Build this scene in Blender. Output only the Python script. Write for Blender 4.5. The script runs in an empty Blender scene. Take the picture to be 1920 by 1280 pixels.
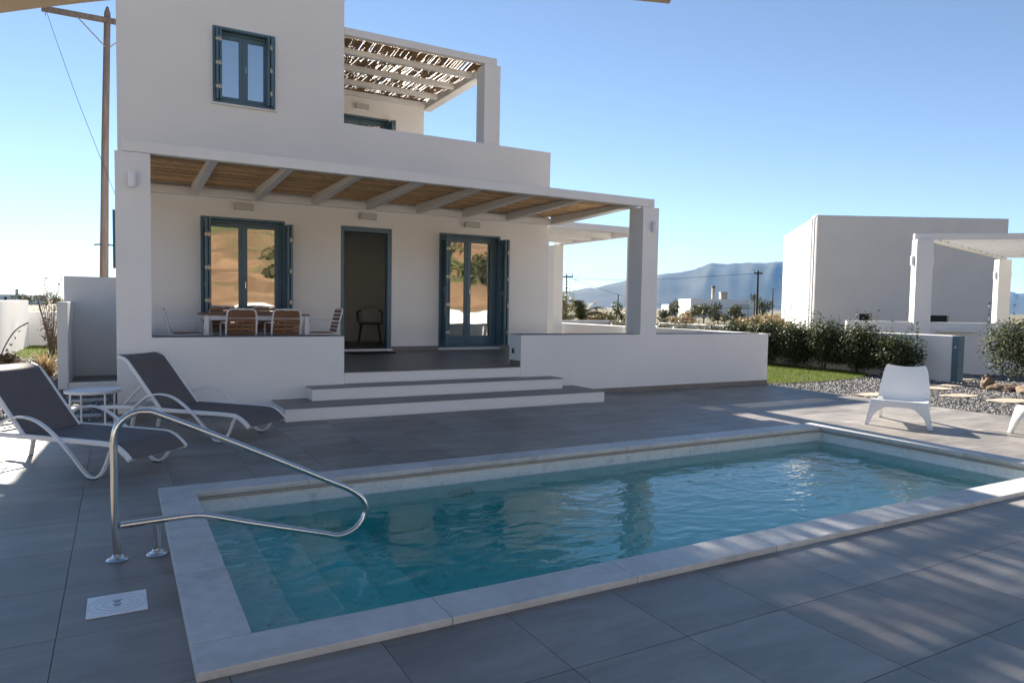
import bpy, bmesh, math, random
from mathutils import Vector, Matrix, noise
random.seed(7)
R = math.radians
scene = bpy.context.scene
COL = scene.collection

# ---------------------------------------------------------------- camera, world, sun, exposure
EYE = Vector((0.0, 0.0, 1.42))
YAW, PITCH, ROLL, FPX = R(29.23), R(2.90), R(-0.959), 1317.2
_f = Vector((math.sin(YAW) * math.cos(PITCH), math.cos(YAW) * math.cos(PITCH), -math.sin(PITCH)))
_r0 = Vector((math.cos(YAW), -math.sin(YAW), 0))
_d0 = _f.cross(_r0)
CR = math.cos(ROLL) * _r0 + math.sin(ROLL) * _d0
CD = -math.sin(ROLL) * _r0 + math.cos(ROLL) * _d0
cam_data = bpy.data.cameras.new('camera')
cam = bpy.data.objects.new('camera', cam_data)
COL.objects.link(cam)
cam_data.sensor_width = 36.0
cam_data.lens = FPX / 1920 * 36
cam_data.clip_start = 0.05
cam_data.clip_end = 30000
M = Matrix.Identity(4)
for i in range(3):
    M[i][0] = CR[i]; M[i][1] = -CD[i]; M[i][2] = -_f[i]; M[i][3] = EYE[i]
cam.matrix_world = M
scene.camera = cam


def at(px, depth, z=None, py=None):
    """world point seen in direction px (photo pixels) at a given distance along the view axis"""
    v = _f * 1.0 + CR * ((px - 960) / FPX)
    v = Vector((v.x, v.y, 0)); v = v / (v.x * math.sin(YAW) + v.y * math.cos(YAW))
    p = EYE + v * depth
    p.z = z if z is not None else 1.42 + (horizon(px) - py) * depth / FPX
    return p


def horizon(px):
    return 560.2 + (px - 223.2) * (612.0 - 560.2) / (3317.7 - 223.2)


SUN_AZ = R(3.5)      # from +Y towards +X
SUN_EL = R(28.1)
world = bpy.data.worlds.new('World')
scene.world = world
world.use_nodes = True
wn = world.node_tree.nodes
bg = wn['Background']
sky = wn.new('ShaderNodeTexSky')
sky.sky_type = 'NISHITA'
sky.sun_disc = False
sky.sun_elevation = SUN_EL
sky.sun_rotation = SUN_AZ
sky.altitude = 900
sky.air_density = 0.75
sky.dust_density = 0.0
sky.ozone_density = 0.2
world.node_tree.links.new(sky.outputs[0], bg.inputs[0])
bg.inputs[1].default_value = 0.05
sun_data = bpy.data.lights.new('sun', 'SUN')
sun_data.energy = 5.0
sun_data.angle = R(0.53)
sun_data.color = (1.0, 0.91, 0.79)
sun = bpy.data.objects.new('sun', sun_data)
COL.objects.link(sun)
_sd = Vector((math.sin(SUN_AZ) * math.cos(SUN_EL), math.cos(SUN_AZ) * math.cos(SUN_EL), math.sin(SUN_EL)))
sun.rotation_euler = _sd.to_track_quat('Z', 'Y').to_euler()
sun.location = (4, 40, 20)
scene.view_settings.view_transform = 'Standard'
scene.view_settings.look = 'None'
scene.view_settings.exposure = 1.8
scene.view_settings.gamma = 1.0
scene.render.film_transparent = False
cy = scene.cycles
cy.max_bounces = 8
cy.diffuse_bounces = 4
cy.glossy_bounces = 4
cy.transmission_bounces = 8
cy.transparent_max_bounces = 12
cy.volume_bounces = 0
cy.sample_clamp_indirect = 6.0
cy.use_denoising = True


# ---------------------------------------------------------------- materials
def new_mat(name):
    m = bpy.data.materials.new(name)
    m.use_nodes = True
    nt = m.node_tree
    b = nt.nodes['Principled BSDF']
    return m, nt, b


def ramp(nt, fac, stops):
    n = nt.nodes.new('ShaderNodeValToRGB')
    e = n.color_ramp.elements
    e[0].position, e[0].color = stops[0][0], (*stops[0][1], 1)
    e[1].position, e[1].color = stops[-1][0], (*stops[-1][1], 1)
    for p, c in stops[1:-1]:
        k = e.new(p); k.color = (*c, 1)
    nt.links.new(fac, n.inputs[0])
    return n.outputs[0]


def tex(nt, kind='Noise', scale=5.0, detail=4.0, rough=0.55, stretch=(1, 1, 1), coord='Object', dist=0.0):
    tc = nt.nodes.new('ShaderNodeTexCoord')
    mp = nt.nodes.new('ShaderNodeMapping')
    mp.inputs['Scale'].default_value = stretch
    if coord == 'Piece':      # world position shifted by a random offset for each object
        g = nt.nodes.new('ShaderNodeNewGeometry'); oi = nt.nodes.new('ShaderNodeObjectInfo')
        ml = nt.nodes.new('ShaderNodeVectorMath'); ml.operation = 'SCALE'; ml.inputs[0].default_value = (37.0, 53.0, 11.0)
        nt.links.new(oi.outputs['Random'], ml.inputs['Scale'])
        ad = nt.nodes.new('ShaderNodeVectorMath'); ad.operation = 'ADD'
        nt.links.new(g.outputs['Position'], ad.inputs[0]); nt.links.new(ml.outputs[0], ad.inputs[1])
        nt.links.new(ad.outputs[0], mp.inputs[0])
    else:
        nt.links.new(tc.outputs[coord], mp.inputs[0])
    n = nt.nodes.new('ShaderNodeTex' + kind)
    nt.links.new(mp.outputs[0], n.inputs['Vector'])
    n.inputs['Scale'].default_value = scale
    if kind == 'Noise':
        n.inputs['Detail'].default_value = detail
        n.inputs['Roughness'].default_value = rough
        n.inputs['Distortion'].default_value = dist
    return n


def bump(nt, b, height, strength=0.2, dist=0.01):
    n = nt.nodes.new('ShaderNodeBump')
    n.inputs['Strength'].default_value = strength
    n.inputs['Distance'].default_value = dist
    nt.links.new(height, n.inputs['Height'])
    nt.links.new(n.outputs[0], b.inputs['Normal'])
    return n


def island(nt):
    return nt.nodes.new('ShaderNodeNewGeometry').outputs['Random Per Island']


def objrand(nt):
    return nt.nodes.new('ShaderNodeObjectInfo').outputs['Random']


def mixrgb(nt, a, b, fac, mode='MIX'):
    n = nt.nodes.new('ShaderNodeMix')
    n.data_type = 'RGBA'; n.blend_type = mode
    for sock, v in ((n.inputs[0], fac), (n.inputs[6], a), (n.inputs[7], b)):
        if isinstance(v, (int, float)):
            sock.default_value = v
        elif isinstance(v, tuple):
            sock.default_value = (*v, 1)
        else:
            nt.links.new(v, sock)
    return n.outputs[2]


def plain(name, col, rough=0.6, metal=0.0, var=0.0, scale=20, bstr=0.0, spec=0.5, stretch=(1, 1, 1), coord='Object'):
    m, nt, b = new_mat(name)
    b.inputs['Roughness'].default_value = rough
    b.inputs['Metallic'].default_value = metal
    b.inputs['Specular IOR Level'].default_value = spec
    b.inputs['Base Color'].default_value = (*col, 1)
    if var > 0 or bstr > 0:
        n = tex(nt, scale=scale, detail=6, stretch=stretch, coord=coord)
        if var > 0:
            lo = tuple(max(0, c * (1 - var)) for c in col); hi = tuple(min(1, c * (1 + var)) for c in col)
            nt.links.new(ramp(nt, n.outputs[0], [(0.3, lo), (0.7, hi)]), b.inputs['Base Color'])
        if bstr > 0:
            bump(nt, b, n.outputs[0], bstr, 0.004)
    return m


MAT = {}


def stucco(name, col):
    m, nt, b = new_mat(name)
    b.inputs['Roughness'].default_value = 0.92
    b.inputs['Specular IOR Level'].default_value = 0.2
    big = tex(nt, scale=0.7, detail=5, rough=0.6)
    lo = tuple(c * 0.94 for c in col)
    nt.links.new(ramp(nt, big.outputs[0], [(0.3, lo), (0.65, col)]), b.inputs['Base Color'])
    fine = tex(nt, scale=60, detail=4, rough=0.6)
    wave = tex(nt, scale=2.2, detail=3, rough=0.5)
    add = nt.nodes.new('ShaderNodeMath'); add.operation = 'MULTIPLY_ADD'; add.inputs[1].default_value = 4.0
    nt.links.new(wave.outputs[0], add.inputs[0]); nt.links.new(fine.outputs[0], add.inputs[2])
    bump(nt, b, add.outputs[0], 0.18, 0.006)
    return m


MAT['stucco'] = stucco('white_stucco', (0.815, 0.80, 0.78))
MAT['stucco2'] = stucco('grey_white_stucco', (0.74, 0.73, 0.72))
MAT['stucco3'] = stucco('mid_grey_stucco', (0.66, 0.65, 0.64))  # darker, greyer copy of the white stucco for the neighbour house
MAT['trim'] = plain('white_painted_wood', (0.78, 0.765, 0.74), 0.6, var=0.03, scale=3)


def tile_material(name, col, rough=0.42):
    m, nt, b = new_mat(name)
    cl = tex(nt, scale=2.2, detail=7, rough=0.62, stretch=(0.55, 1.6, 1), coord='Piece', dist=0.4)
    st = tex(nt, scale=3.0, detail=6, rough=0.6, stretch=(0.5, 7, 1), coord='Piece')
    lo = tuple(c * 0.62 for c in col); hi = tuple(min(1, c * 1.36) for c in col)
    c1 = ramp(nt, cl.outputs[0], [(0.28, lo), (0.72, hi)])
    c2 = ramp(nt, st.outputs[0], [(0.3, (0.86, 0.86, 0.86)), (0.7, (1.1, 1.1, 1.1))])
    c = mixrgb(nt, c1, c2, 0.5, 'MULTIPLY')
    rv = ramp(nt, objrand(nt), [(0.0, (0.84, 0.84, 0.84)), (1.0, (1.14, 1.14, 1.14))])
    c = mixrgb(nt, c, rv, 1.0, 'MULTIPLY')
    nt.links.new(c, b.inputs['Base Color'])
    rr = nt.nodes.new('ShaderNodeMapRange')
    rr.inputs['To Min'].default_value = rough - 0.08; rr.inputs['To Max'].default_value = rough + 0.14
    nt.links.new(cl.outputs[0], rr.inputs[0]); nt.links.new(rr.outputs[0], b.inputs['Roughness'])
    bump(nt, b, st.outputs[0], 0.05, 0.003)
    return m


MAT['tile'] = tile_material('grey_porcelain_tile', (0.236, 0.217, 0.196))
MAT['tile_dark'] = tile_material('dark_grey_floor_tile', (0.17, 0.158, 0.145))
MAT['grout'] = plain('grey_grout', (0.115, 0.11, 0.105), 0.9)


def coping_material():
    m, nt, b = new_mat('pale_marble_coping')
    n = tex(nt, scale=2.5, detail=8, rough=0.65, dist=0.6, coord='Piece')
    n2 = tex(nt, scale=14, detail=6, rough=0.7, coord='Piece')
    c = ramp(nt, n.outputs[0], [(0.3, (0.48, 0.465, 0.445)), (0.5, (0.59, 0.57, 0.54)), (0.7, (0.65, 0.63, 0.595))])
    c = mixrgb(nt, c, ramp(nt, n2.outputs[0], [(0.35, (0.88, 0.88, 0.88)), (0.6, (1, 1, 1))]), 1.0, 'MULTIPLY')
    rv = ramp(nt, objrand(nt), [(0.0, (0.93, 0.93, 0.93)), (1.0, (1.04, 1.04, 1.04))])
    nt.links.new(mixrgb(nt, c, rv, 1.0, 'MULTIPLY'), b.inputs['Base Color'])
    b.inputs['Roughness'].default_value = 0.5
    bump(nt, b, n2.outputs[0], 0.08, 0.003)
    return m


MAT['coping'] = coping_material()


def pooltile_material():
    m, nt, b = new_mat('mottled_marble_pool_lining')
    v = tex(nt, scale=9, detail=8, rough=0.7, dist=1.2)
    s = tex(nt, scale=26, detail=5, rough=0.7, dist=0.5)
    c = ramp(nt, v.outputs[0], [(0.3, (0.60, 0.61, 0.59)), (0.45, (0.80, 0.81, 0.78)), (0.7, (0.88, 0.88, 0.85))])
    d = ramp(nt, s.outputs[0], [(0.30, (0.42, 0.43, 0.43)), (0.40, (1, 1, 1)), (1.0, (1, 1, 1))])
    nt.links.new(mixrgb(nt, c, d, 0.8, 'MULTIPLY'), b.inputs['Base Color'])
    b.inputs['Roughness'].default_value = 0.4
    return m


MAT['pooltile'] = pooltile_material()


def water_material():
    m, nt, b = new_mat('pool_water')
    b.inputs['Base Color'].default_value = (1, 1, 1, 1)
    b.inputs['Roughness'].default_value = 0.0
    b.inputs['IOR'].default_value = 1.333
    b.inputs['Transmission Weight'].default_value = 1.0
    tc = nt.nodes.new('ShaderNodeTexCoord')
    n1 = nt.nodes.new('ShaderNodeTexNoise'); n1.inputs['Scale'].default_value = 3.2; n1.inputs['Detail'].default_value = 2.5
    n1.inputs['Distortion'].default_value = 0.5
    mp = nt.nodes.new('ShaderNodeMapping'); mp.inputs['Scale'].default_value = (1.0, 1.5, 1)
    mp.inputs['Rotation'].default_value = (0, 0, R(25))
    nt.links.new(tc.outputs['Object'], mp.inputs[0]); nt.links.new(mp.outputs[0], n1.inputs['Vector'])
    n2 = nt.nodes.new('ShaderNodeTexNoise'); n2.inputs['Scale'].default_value = 11; n2.inputs['Detail'].default_value = 2
    nt.links.new(mp.outputs[0], n2.inputs['Vector'])
    # the inlet at the far right end ripples that end of the water more strongly
    sx = nt.nodes.new('ShaderNodeSeparateXYZ'); nt.links.new(tc.outputs['Object'], sx.inputs[0])
    mr = nt.nodes.new('ShaderNodeMapRange'); mr.inputs['From Min'].default_value = 1.5; mr.inputs['From Max'].default_value = 6.0
    mr.inputs['To Min'].default_value = 0.12; mr.inputs['To Max'].default_value = 1.0
    nt.links.new(sx.outputs[0], mr.inputs[0])
    a = nt.nodes.new('ShaderNodeMath'); a.operation = 'MULTIPLY'; nt.links.new(n2.outputs[0], a.inputs[0]); nt.links.new(mr.outputs[0], a.inputs[1])
    a2 = nt.nodes.new('ShaderNodeMath'); a2.operation = 'MULTIPLY'; a2.inputs[1].default_value = 0.35
    nt.links.new(a.outputs[0], a2.inputs[0])
    s = nt.nodes.new('ShaderNodeMath'); s.operation = 'ADD'; nt.links.new(n1.outputs[0], s.inputs[0]); nt.links.new(a2.outputs[0], s.inputs[1])
    bump(nt, b, s.outputs[0], 0.55, 0.02)
    va = nt.nodes.new('ShaderNodeVolumeAbsorption')
    va.inputs['Color'].default_value = (0.0, 0.945, 0.935, 1); va.inputs['Density'].default_value = 1.1
    nt.links.new(va.outputs[0], nt.nodes['Material Output'].inputs['Volume'])
    return m


MAT['water'] = water_material()
MAT['blue'] = plain('blue_grey_paint', (0.080, 0.153, 0.200), 0.42, var=0.06, scale=4)
MAT['blue_in'] = plain('blue_grey_paint_louvre', (0.07, 0.15, 0.205), 0.5)
MAT['brass'] = plain('pale_hinge_metal', (0.50, 0.42, 0.32), 0.45, metal=0.6)
MAT['steel'] = plain('polished_stainless', (0.62, 0.60, 0.57), 0.16, metal=1.0)
MAT['alu'] = plain('white_powder_coat', (0.78, 0.78, 0.78), 0.35)
MAT['plastic'] = plain('white_plastic', (0.80, 0.80, 0.79), 0.38, spec=0.5)
MAT['lampbox'] = plain('light_grey_lamp_box', (0.52, 0.50, 0.47), 0.6)
MAT['lampwhite'] = plain('white_lamp_housing', (0.8, 0.8, 0.8), 0.4)
MAT['groove'] = plain('grey_groove', (0.45, 0.46, 0.46), 0.6)
MAT['marble'] = plain('white_marble_sill', (0.7, 0.69, 0.66), 0.4, var=0.08, scale=8)
MAT['dark'] = plain('dark_rubber', (0.012, 0.012, 0.012), 0.8)
MAT['outlet'] = plain('grey_outlet', (0.3, 0.31, 0.32), 0.5)
MAT['inwall'] = plain('interior_plaster', (0.80, 0.76, 0.70), 0.9)
MAT['infloor'] = plain('interior_floor', (0.25, 0.22, 0.19), 0.6)
MAT['stonecap'] = plain('slate_cap', (0.12, 0.12, 0.125), 0.6, var=0.15, scale=6)
MAT['lip'] = plain('beige_lip', (0.36, 0.32, 0.27), 0.6, var=0.1, scale=6)
MAT['skirt'] = plain('taupe_skirting', (0.20, 0.18, 0.16), 0.6, var=0.12, scale=5)


def wood_material(name, col, stretch=(1, 14, 14), scale=3.0, rough=0.5):
    m, nt, b = new_mat(name)
    n = tex(nt, scale=scale, detail=8, rough=0.65, stretch=stretch, dist=0.3)
    lo = tuple(c * 0.6 for c in col); hi = tuple(min(1, c * 1.3) for c in col)
    c = ramp(nt, n.outputs[0], [(0.3, lo), (0.7, hi)])
    rv = ramp(nt, island(nt), [(0, (0.82, 0.82, 0.82)), (1, (1.15, 1.15, 1.15))])
    nt.links.new(mixrgb(nt, c, rv, 1.0, 'MULTIPLY'), b.inputs['Base Color'])
    b.inputs['Roughness'].default_value = rough
    bump(nt, b, n.outputs[0], 0.15, 0.002)
    return m


MAT['teak'] = wood_material('oiled_hardwood_slat', (0.235, 0.115, 0.058))
MAT['darkwood'] = wood_material('dark_chair_wood', (0.13, 0.075, 0.045))
MAT['pole'] = wood_material('weathered_pole_wood', (0.185, 0.145, 0.125), stretch=(12, 12, 0.6), scale=2.0, rough=0.85)


def cane_material(name, col):
    m, nt, b = new_mat(name)
    rv = ramp(nt, island(nt), [(0, tuple(c * 0.55 for c in col)), (0.5, col), (1, tuple(min(1, c * 1.5) for c in col))])
    n = tex(nt, scale=9, detail=5, stretch=(1, 1, 1))
    nt.links.new(mixrgb(nt, rv, ramp(nt, n.outputs[0], [(0.3, (0.75, 0.75, 0.75)), (0.7, (1.15, 1.15, 1.15))]), 1.0, 'MULTIPLY'), b.inputs['Base Color'])
    b.inputs['Roughness'].default_value = 0.6
    return m


MAT['cane'] = cane_material('brown_cane', (0.60, 0.39, 0.21))
MAT['reed'] = cane_material('golden_reed', (0.27, 0.165, 0.08))


def fabric_material(name, col):
    m, nt, b = new_mat(name)
    w = tex(nt, scale=260, detail=1)
    big = tex(nt, scale=3, detail=4)
    c = ramp(nt, w.outputs[0], [(0.35, tuple(c * 0.7 for c in col)), (0.65, tuple(c * 1.25 for c in col))])
    nt.links.new(mixrgb(nt, c, ramp(nt, big.outputs[0], [(0.3, (0.88, 0.88, 0.88)), (0.7, (1.08, 1.08, 1.08))]), 1, 'MULTIPLY'), b.inputs['Base Color'])
    b.inputs['Roughness'].default_value = 0.7
    bump(nt, b, w.outputs[0], 0.15, 0.002)
    return m


MAT['sling'] = fabric_material('charcoal_sling_mesh', (0.135, 0.115, 0.108))
MAT['canvas'] = plain('sand_canvas', (0.58, 0.46, 0.33), 0.85, var=0.05, scale=3)
MAT['cushion'] = fabric_material('cream_cushion', (0.6, 0.56, 0.48))
MAT['curtain'] = plain('sheer_curtain', (0.75, 0.74, 0.70), 0.9)


def glass_material():
    m, nt, b = new_mat('coated_window_glass')
    nt.nodes.remove(b)
    g = nt.nodes.new('ShaderNodeBsdfGlossy'); g.inputs['Roughness'].default_value = 0.015
    g.inputs['Color'].default_value = (0.95, 0.93, 0.90, 1)
    t = nt.nodes.new('ShaderNodeBsdfTransparent'); t.inputs['Color'].default_value = (0.82, 0.85, 0.85, 1)
    lw = nt.nodes.new('ShaderNodeFresnel'); lw.inputs['IOR'].default_value = 1.5
    mr = nt.nodes.new('ShaderNodeMapRange'); mr.inputs['From Max'].default_value = 1.0
    mr.inputs['To Min'].default_value = 0.34; mr.inputs['To Max'].default_value = 1.0
    nt.links.new(lw.outputs[0], mr.inputs[0])
    mx = nt.nodes.new('ShaderNodeMixShader')
    nt.links.new(mr.outputs[0], mx.inputs[0]); nt.links.new(t.outputs[0], mx.inputs[1]); nt.links.new(g.outputs[0], mx.inputs[2])
    nt.links.new(mx.outputs[0], nt.nodes['Material Output'].inputs[0])
    n = tex(nt, scale=1.6, detail=1.0, stretch=(1, 1, 1.6))
    bp = nt.nodes.new('ShaderNodeBump'); bp.inputs['Strength'].default_value = 0.11; bp.inputs['Distance'].default_value = 0.02
    nt.links.new(n.outputs[0], bp.inputs['Height']); nt.links.new(bp.outputs[0], g.inputs['Normal'])
    return m


MAT['glass'] = glass_material()


def leaf_material(name, lo, hi, rough=0.35, spec=0.6, trans=0.25):
    m, nt, b = new_mat(name)
    c = ramp(nt, island(nt), [(0, lo), (1, hi)])
    nt.links.new(c, b.inputs['Base Color'])
    b.inputs['Roughness'].default_value = rough
    b.inputs['Specular IOR Level'].default_value = spec
    if trans:
        t = nt.nodes.new('ShaderNodeBsdfTranslucent'); nt.links.new(c, t.inputs[0])
        mx = nt.nodes.new('ShaderNodeMixShader'); mx.inputs[0].default_value = trans
        nt.links.new(b.outputs[0], mx.inputs[1]); nt.links.new(t.outputs[0], mx.inputs[2])
        nt.links.new(mx.outputs[0], nt.nodes['Material Output'].inputs[0])
    return m


MAT['leaf_dark'] = leaf_material('glossy_dark_leaf', (0.025, 0.036, 0.014), (0.10, 0.12, 0.05), 0.55, 0.22, 0.35)
MAT['leaf_pale'] = leaf_material('silvery_olive_leaf', (0.10, 0.105, 0.05), (0.30, 0.27, 0.15), 0.4, 0.5, 0.35)
MAT['leaf_far'] = leaf_material('dusty_green_leaf', (0.045, 0.055, 0.022), (0.13, 0.13, 0.06), 0.6, 0.3, 0.25)
MAT['leaf_dry'] = leaf_material('dry_straw_leaf', (0.20, 0.14, 0.07), (0.42, 0.32, 0.18), 0.6, 0.3, 0.3)
MAT['leaf_brown'] = leaf_material('brown_twig_leaf', (0.06, 0.045, 0.03), (0.16, 0.11, 0.06), 0.6, 0.3, 0.2)
MAT['grass'] = leaf_material('lawn_blade', (0.06, 0.11, 0.014), (0.20, 0.25, 0.05), 0.5, 0.3, 0.4)
MAT['bark'] = plain('grey_brown_bark', (0.12, 0.09, 0.065), 0.9, var=0.3, scale=30)
MAT['soil'] = plain('dark_soil', (0.07, 0.055, 0.04), 0.95, var=0.3, scale=8)
MAT['gravel_bed'] = plain('grey_gravel_bed', (0.12, 0.115, 0.11), 0.9, var=0.55, scale=70, bstr=0.8)


def pebble_material():
    m, nt, b = new_mat('grey_pebble')
    nt.links.new(ramp(nt, island(nt), [(0, (0.055, 0.055, 0.06)), (0.6, (0.16, 0.15, 0.15)), (0.9, (0.30, 0.28, 0.26)), (1, (0.5, 0.48, 0.45))]), b.inputs['Base Color'])
    b.inputs['Roughness'].default_value = 0.7
    return m


MAT['pebble'] = pebble_material()
MAT['flag'] = plain('sandstone_flag', (0.40, 0.335, 0.255), 0.8, var=0.12, scale=5, bstr=0.3)
MAT['flag_grey'] = plain('grey_flag', (0.33, 0.33, 0.32), 0.8, var=0.15, scale=5, bstr=0.3)
MAT['rock'] = plain('ochre_rock', (0.21, 0.15, 0.10), 0.9, var=0.4, scale=6, bstr=0.8)


def ground_material():
    m, nt, b = new_mat('dry_earth')
    n = tex(nt, scale=0.05, detail=10, rough=0.65)
    n2 = tex(nt, scale=2.0, detail=8, rough=0.7)
    c = ramp(nt, n.outputs[0], [(0.3, (0.13, 0.105, 0.06)), (0.45, (0.17, 0.135, 0.08)), (0.55, (0.10, 0.095, 0.045)), (0.75, (0.07, 0.08, 0.035))])
    nt.links.new(mixrgb(nt, c, ramp(nt, n2.outputs[0], [(0.3, (0.7, 0.7, 0.7)), (0.7, (1.2, 1.2, 1.2))]), 1, 'MULTIPLY'), b.inputs['Base Color'])
    b.inputs['Roughness'].default_value = 0.95
    return m


MAT['ground'] = ground_material()


def hill_material(name, scale, bands):
    m, nt, b = new_mat(name)
    n = tex(nt, scale=scale, detail=9, rough=0.65, coord='Object')
    nt.links.new(ramp(nt, n.outputs[0], bands), b.inputs['Base Color'])
    b.inputs['Roughness'].default_value = 0.95
    b.inputs['Specular IOR Level'].default_value = 0.1
    return m


MAT['mountain'] = hill_material('scrub_mountain', 0.0022, [(0.3, (0.055, 0.058, 0.042)), (0.5, (0.08, 0.078, 0.056)), (0.72, (0.12, 0.11, 0.085))])
def slope_material():
    m, nt, b = new_mat('terraced_brown_slope')
    n = tex(nt, scale=0.09, detail=9, rough=0.68, stretch=(0.6, 1, 3.2), dist=0.5)
    w = tex(nt, scale=0.55, detail=6, rough=0.7, stretch=(0.5, 0.5, 2.0))
    c = ramp(nt, n.outputs[0], [(0.34, (0.055, 0.075, 0.025)), (0.44, (0.10, 0.11, 0.04)), (0.50, (0.20, 0.12, 0.065)), (0.60, (0.29, 0.18, 0.10)), (0.72, (0.40, 0.29, 0.18))])
    c = mixrgb(nt, c, ramp(nt, w.outputs[0], [(0.3, (0.55, 0.55, 0.55)), (0.7, (1.15, 1.15, 1.15))]), 1.0, 'MULTIPLY')
    nt.links.new(c, b.inputs['Base Color'])
    b.inputs['Roughness'].default_value = 0.95
    return m


MAT['slope'] = slope_material()

# ---------------------------------------------------------------- mesh helpers


class MB:
    """collects geometry for ONE mesh object"""

    def __init__(s):
        s.v = []; s.f = []

    def add(s, verts, faces):
        o = len(s.v)
        s.v += [tuple(p) for p in verts]
        s.f += [tuple(i + o for i in f) for f in faces]
        return s

    def box(s, x0, x1, y0, y1, z0, z1, m=None):
        vs = [Vector((x, y, z)) for z in (z0, z1) for y in (y0, y1) for x in (x0, x1)]
        if m is not None:
            vs = [m @ p for p in vs]
        return s.add(vs, [(0, 2, 3, 1), (4, 5, 7, 6), (0, 1, 5, 4), (2, 6, 7, 3), (0, 4, 6, 2), (1, 3, 7, 5)])

    def tube(s, pts, r, n=8, closed=False, sx=1.0, up=None):
        """sweep a round (or flattened: sx) profile along pts"""
        P = [Vector(p) for p in pts]
        rings = []
        prev = None
        for i, p in enumerate(P):
            if closed:
                t = P[(i + 1) % len(P)] - P[i - 1]
            else:
                t = (P[min(i + 1, len(P) - 1)] - P[max(i - 1, 0)])
            t.normalize()
            if up is not None:
                a = Vector(up) - t * t.dot(Vector(up))
            elif prev is None:
                a = t.orthogonal()
            else:
                a = prev - t * t.dot(prev)
            if a.length < 1e-6:
                a = t.orthogonal()
            a.normalize(); prev = a
            b = t.cross(a)
            rr = r[i] if isinstance(r, (list, tuple)) else r
            rings.append([p + (a * math.cos(k * 2 * math.pi / n) * sx + b * math.sin(k * 2 * math.pi / n)) * rr for k in range(n)])
        vs = [q for ring in rings for q in ring]
        fs = []
        m = len(rings)
        for i in range(m if closed else m - 1):
            j = (i + 1) % m
            for k in range(n):
                l = (k + 1) % n
                fs.append((i * n + k, i * n + l, j * n + l, j * n + k))
        if not closed:
            fs.append(tuple(range(n - 1, -1, -1)))
            fs.append(tuple((m - 1) * n + k for k in range(n)))
        return s.add(vs, fs)

    def strip(s, pts, w, t, side):
        """flat bar: sweep a rectangle w (along `side`) by t along pts"""
        P = [Vector(p) for p in pts]
        side = Vector(side).normalized()
        vs = []
        for i, p in enumerate(P):
            tg = (P[min(i + 1, len(P) - 1)] - P[max(i - 1, 0)]).normalized()
            nrm = tg.cross(side).normalized()
            for a, b in ((-1, -1), (1, -1), (1, 1), (-1, 1)):
                vs.append(p + side * (a * w / 2) + nrm * (b * t / 2))
        fs = []
        for i in range(len(P) - 1):
            for k in range(4):
                l = (k + 1) % 4
                fs.append((i * 4 + k, i * 4 + l, i * 4 + 4 + l, i * 4 + 4 + k))
        fs.append((3, 2, 1, 0)); e = (len(P) - 1) * 4
        fs.append((e, e + 1, e + 2, e + 3))
        return s.add(vs, fs)

    def lathe(s, prof, c=(0, 0, 0), n=24):
        c = Vector(c); vs = []; fs = []
        for r, z in prof:
            for k in range(n):
                a = k * 2 * math.pi / n
                vs.append(c + Vector((r * math.cos(a), r * math.sin(a), z)))
        for i in range(len(prof) - 1):
            for k in range(n):
                l = (k + 1) % n
                fs.append((i * n + k, i * n + l, i * n + n + l, i * n + n + k))
        fs.append(tuple(range(n - 1, -1, -1)))
        e = (len(prof) - 1) * n
        fs.append(tuple(e + k for k in range(n)))
        return s.add(vs, fs)

    def prism(s, poly, z0, z1):
        n = len(poly)
        vs = [(x, y, z0) for x, y in poly] + [(x, y, z1) for x, y in poly]
        fs = [tuple(range(n - 1, -1, -1)), tuple(range(n, 2 * n))]
        fs += [(i, (i + 1) % n, n + (i + 1) % n, n + i) for i in range(n)]
        return s.add(vs, fs)

    def mesh(s, name, bevel=0.0, segs=1, smooth=False, recalc=True):
        me = bpy.data.meshes.new(name)
        me.from_pydata([tuple(p) for p in s.v], [], s.f)
        if bevel > 0 or recalc:
            bm = bmesh.new(); bm.from_mesh(me)
            if recalc:
                bmesh.ops.recalc_face_normals(bm, faces=bm.faces)
            if bevel > 0:
                es = [e for e in bm.edges if len(e.link_faces) == 2 and e.calc_face_angle(0) > R(30)]
                bmesh.ops.bevel(bm, geom=es, offset=bevel, segments=segs, profile=0.7, affect='EDGES', clamp_overlap=True)
            bm.to_mesh(me); bm.free()
        if smooth:
            for p in me.polygons:
                p.use_smooth = True
            me.set_sharp_from_angle(angle=R(40))
        me.update()
        return me

    def build(s, name, mat, parent=None, bevel=0.0, segs=1, smooth=False, recalc=True):
        me = s.mesh(name, bevel, segs, smooth, recalc)
        me.materials.append(mat if not isinstance(mat, str) else MAT[mat])
        return link(name, me, parent)


def link(name, data, parent=None):
    o = bpy.data.objects.new(name, data)
    COL.objects.link(o)
    if parent is not None:
        o.parent = parent
    return o


def tag(o, label=None, cat=None, group=None, kind=None):
    if label: o['label'] = label
    if cat: o['category'] = cat
    if group: o['group'] = group
    if kind: o['kind'] = kind
    return o


def thing(name, label, cat, loc=(0, 0, 0), rz=0.0, group=None):
    o = link(name, None)
    o.location = loc; o.rotation_euler = (0, 0, rz)
    return tag(o, label, cat, group)


def copy_tree(o, parent=None):
    c = o.copy(); COL.objects.link(c); c.parent = parent
    for ch in list(o.children):
        copy_tree(ch, c)
    return c


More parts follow.
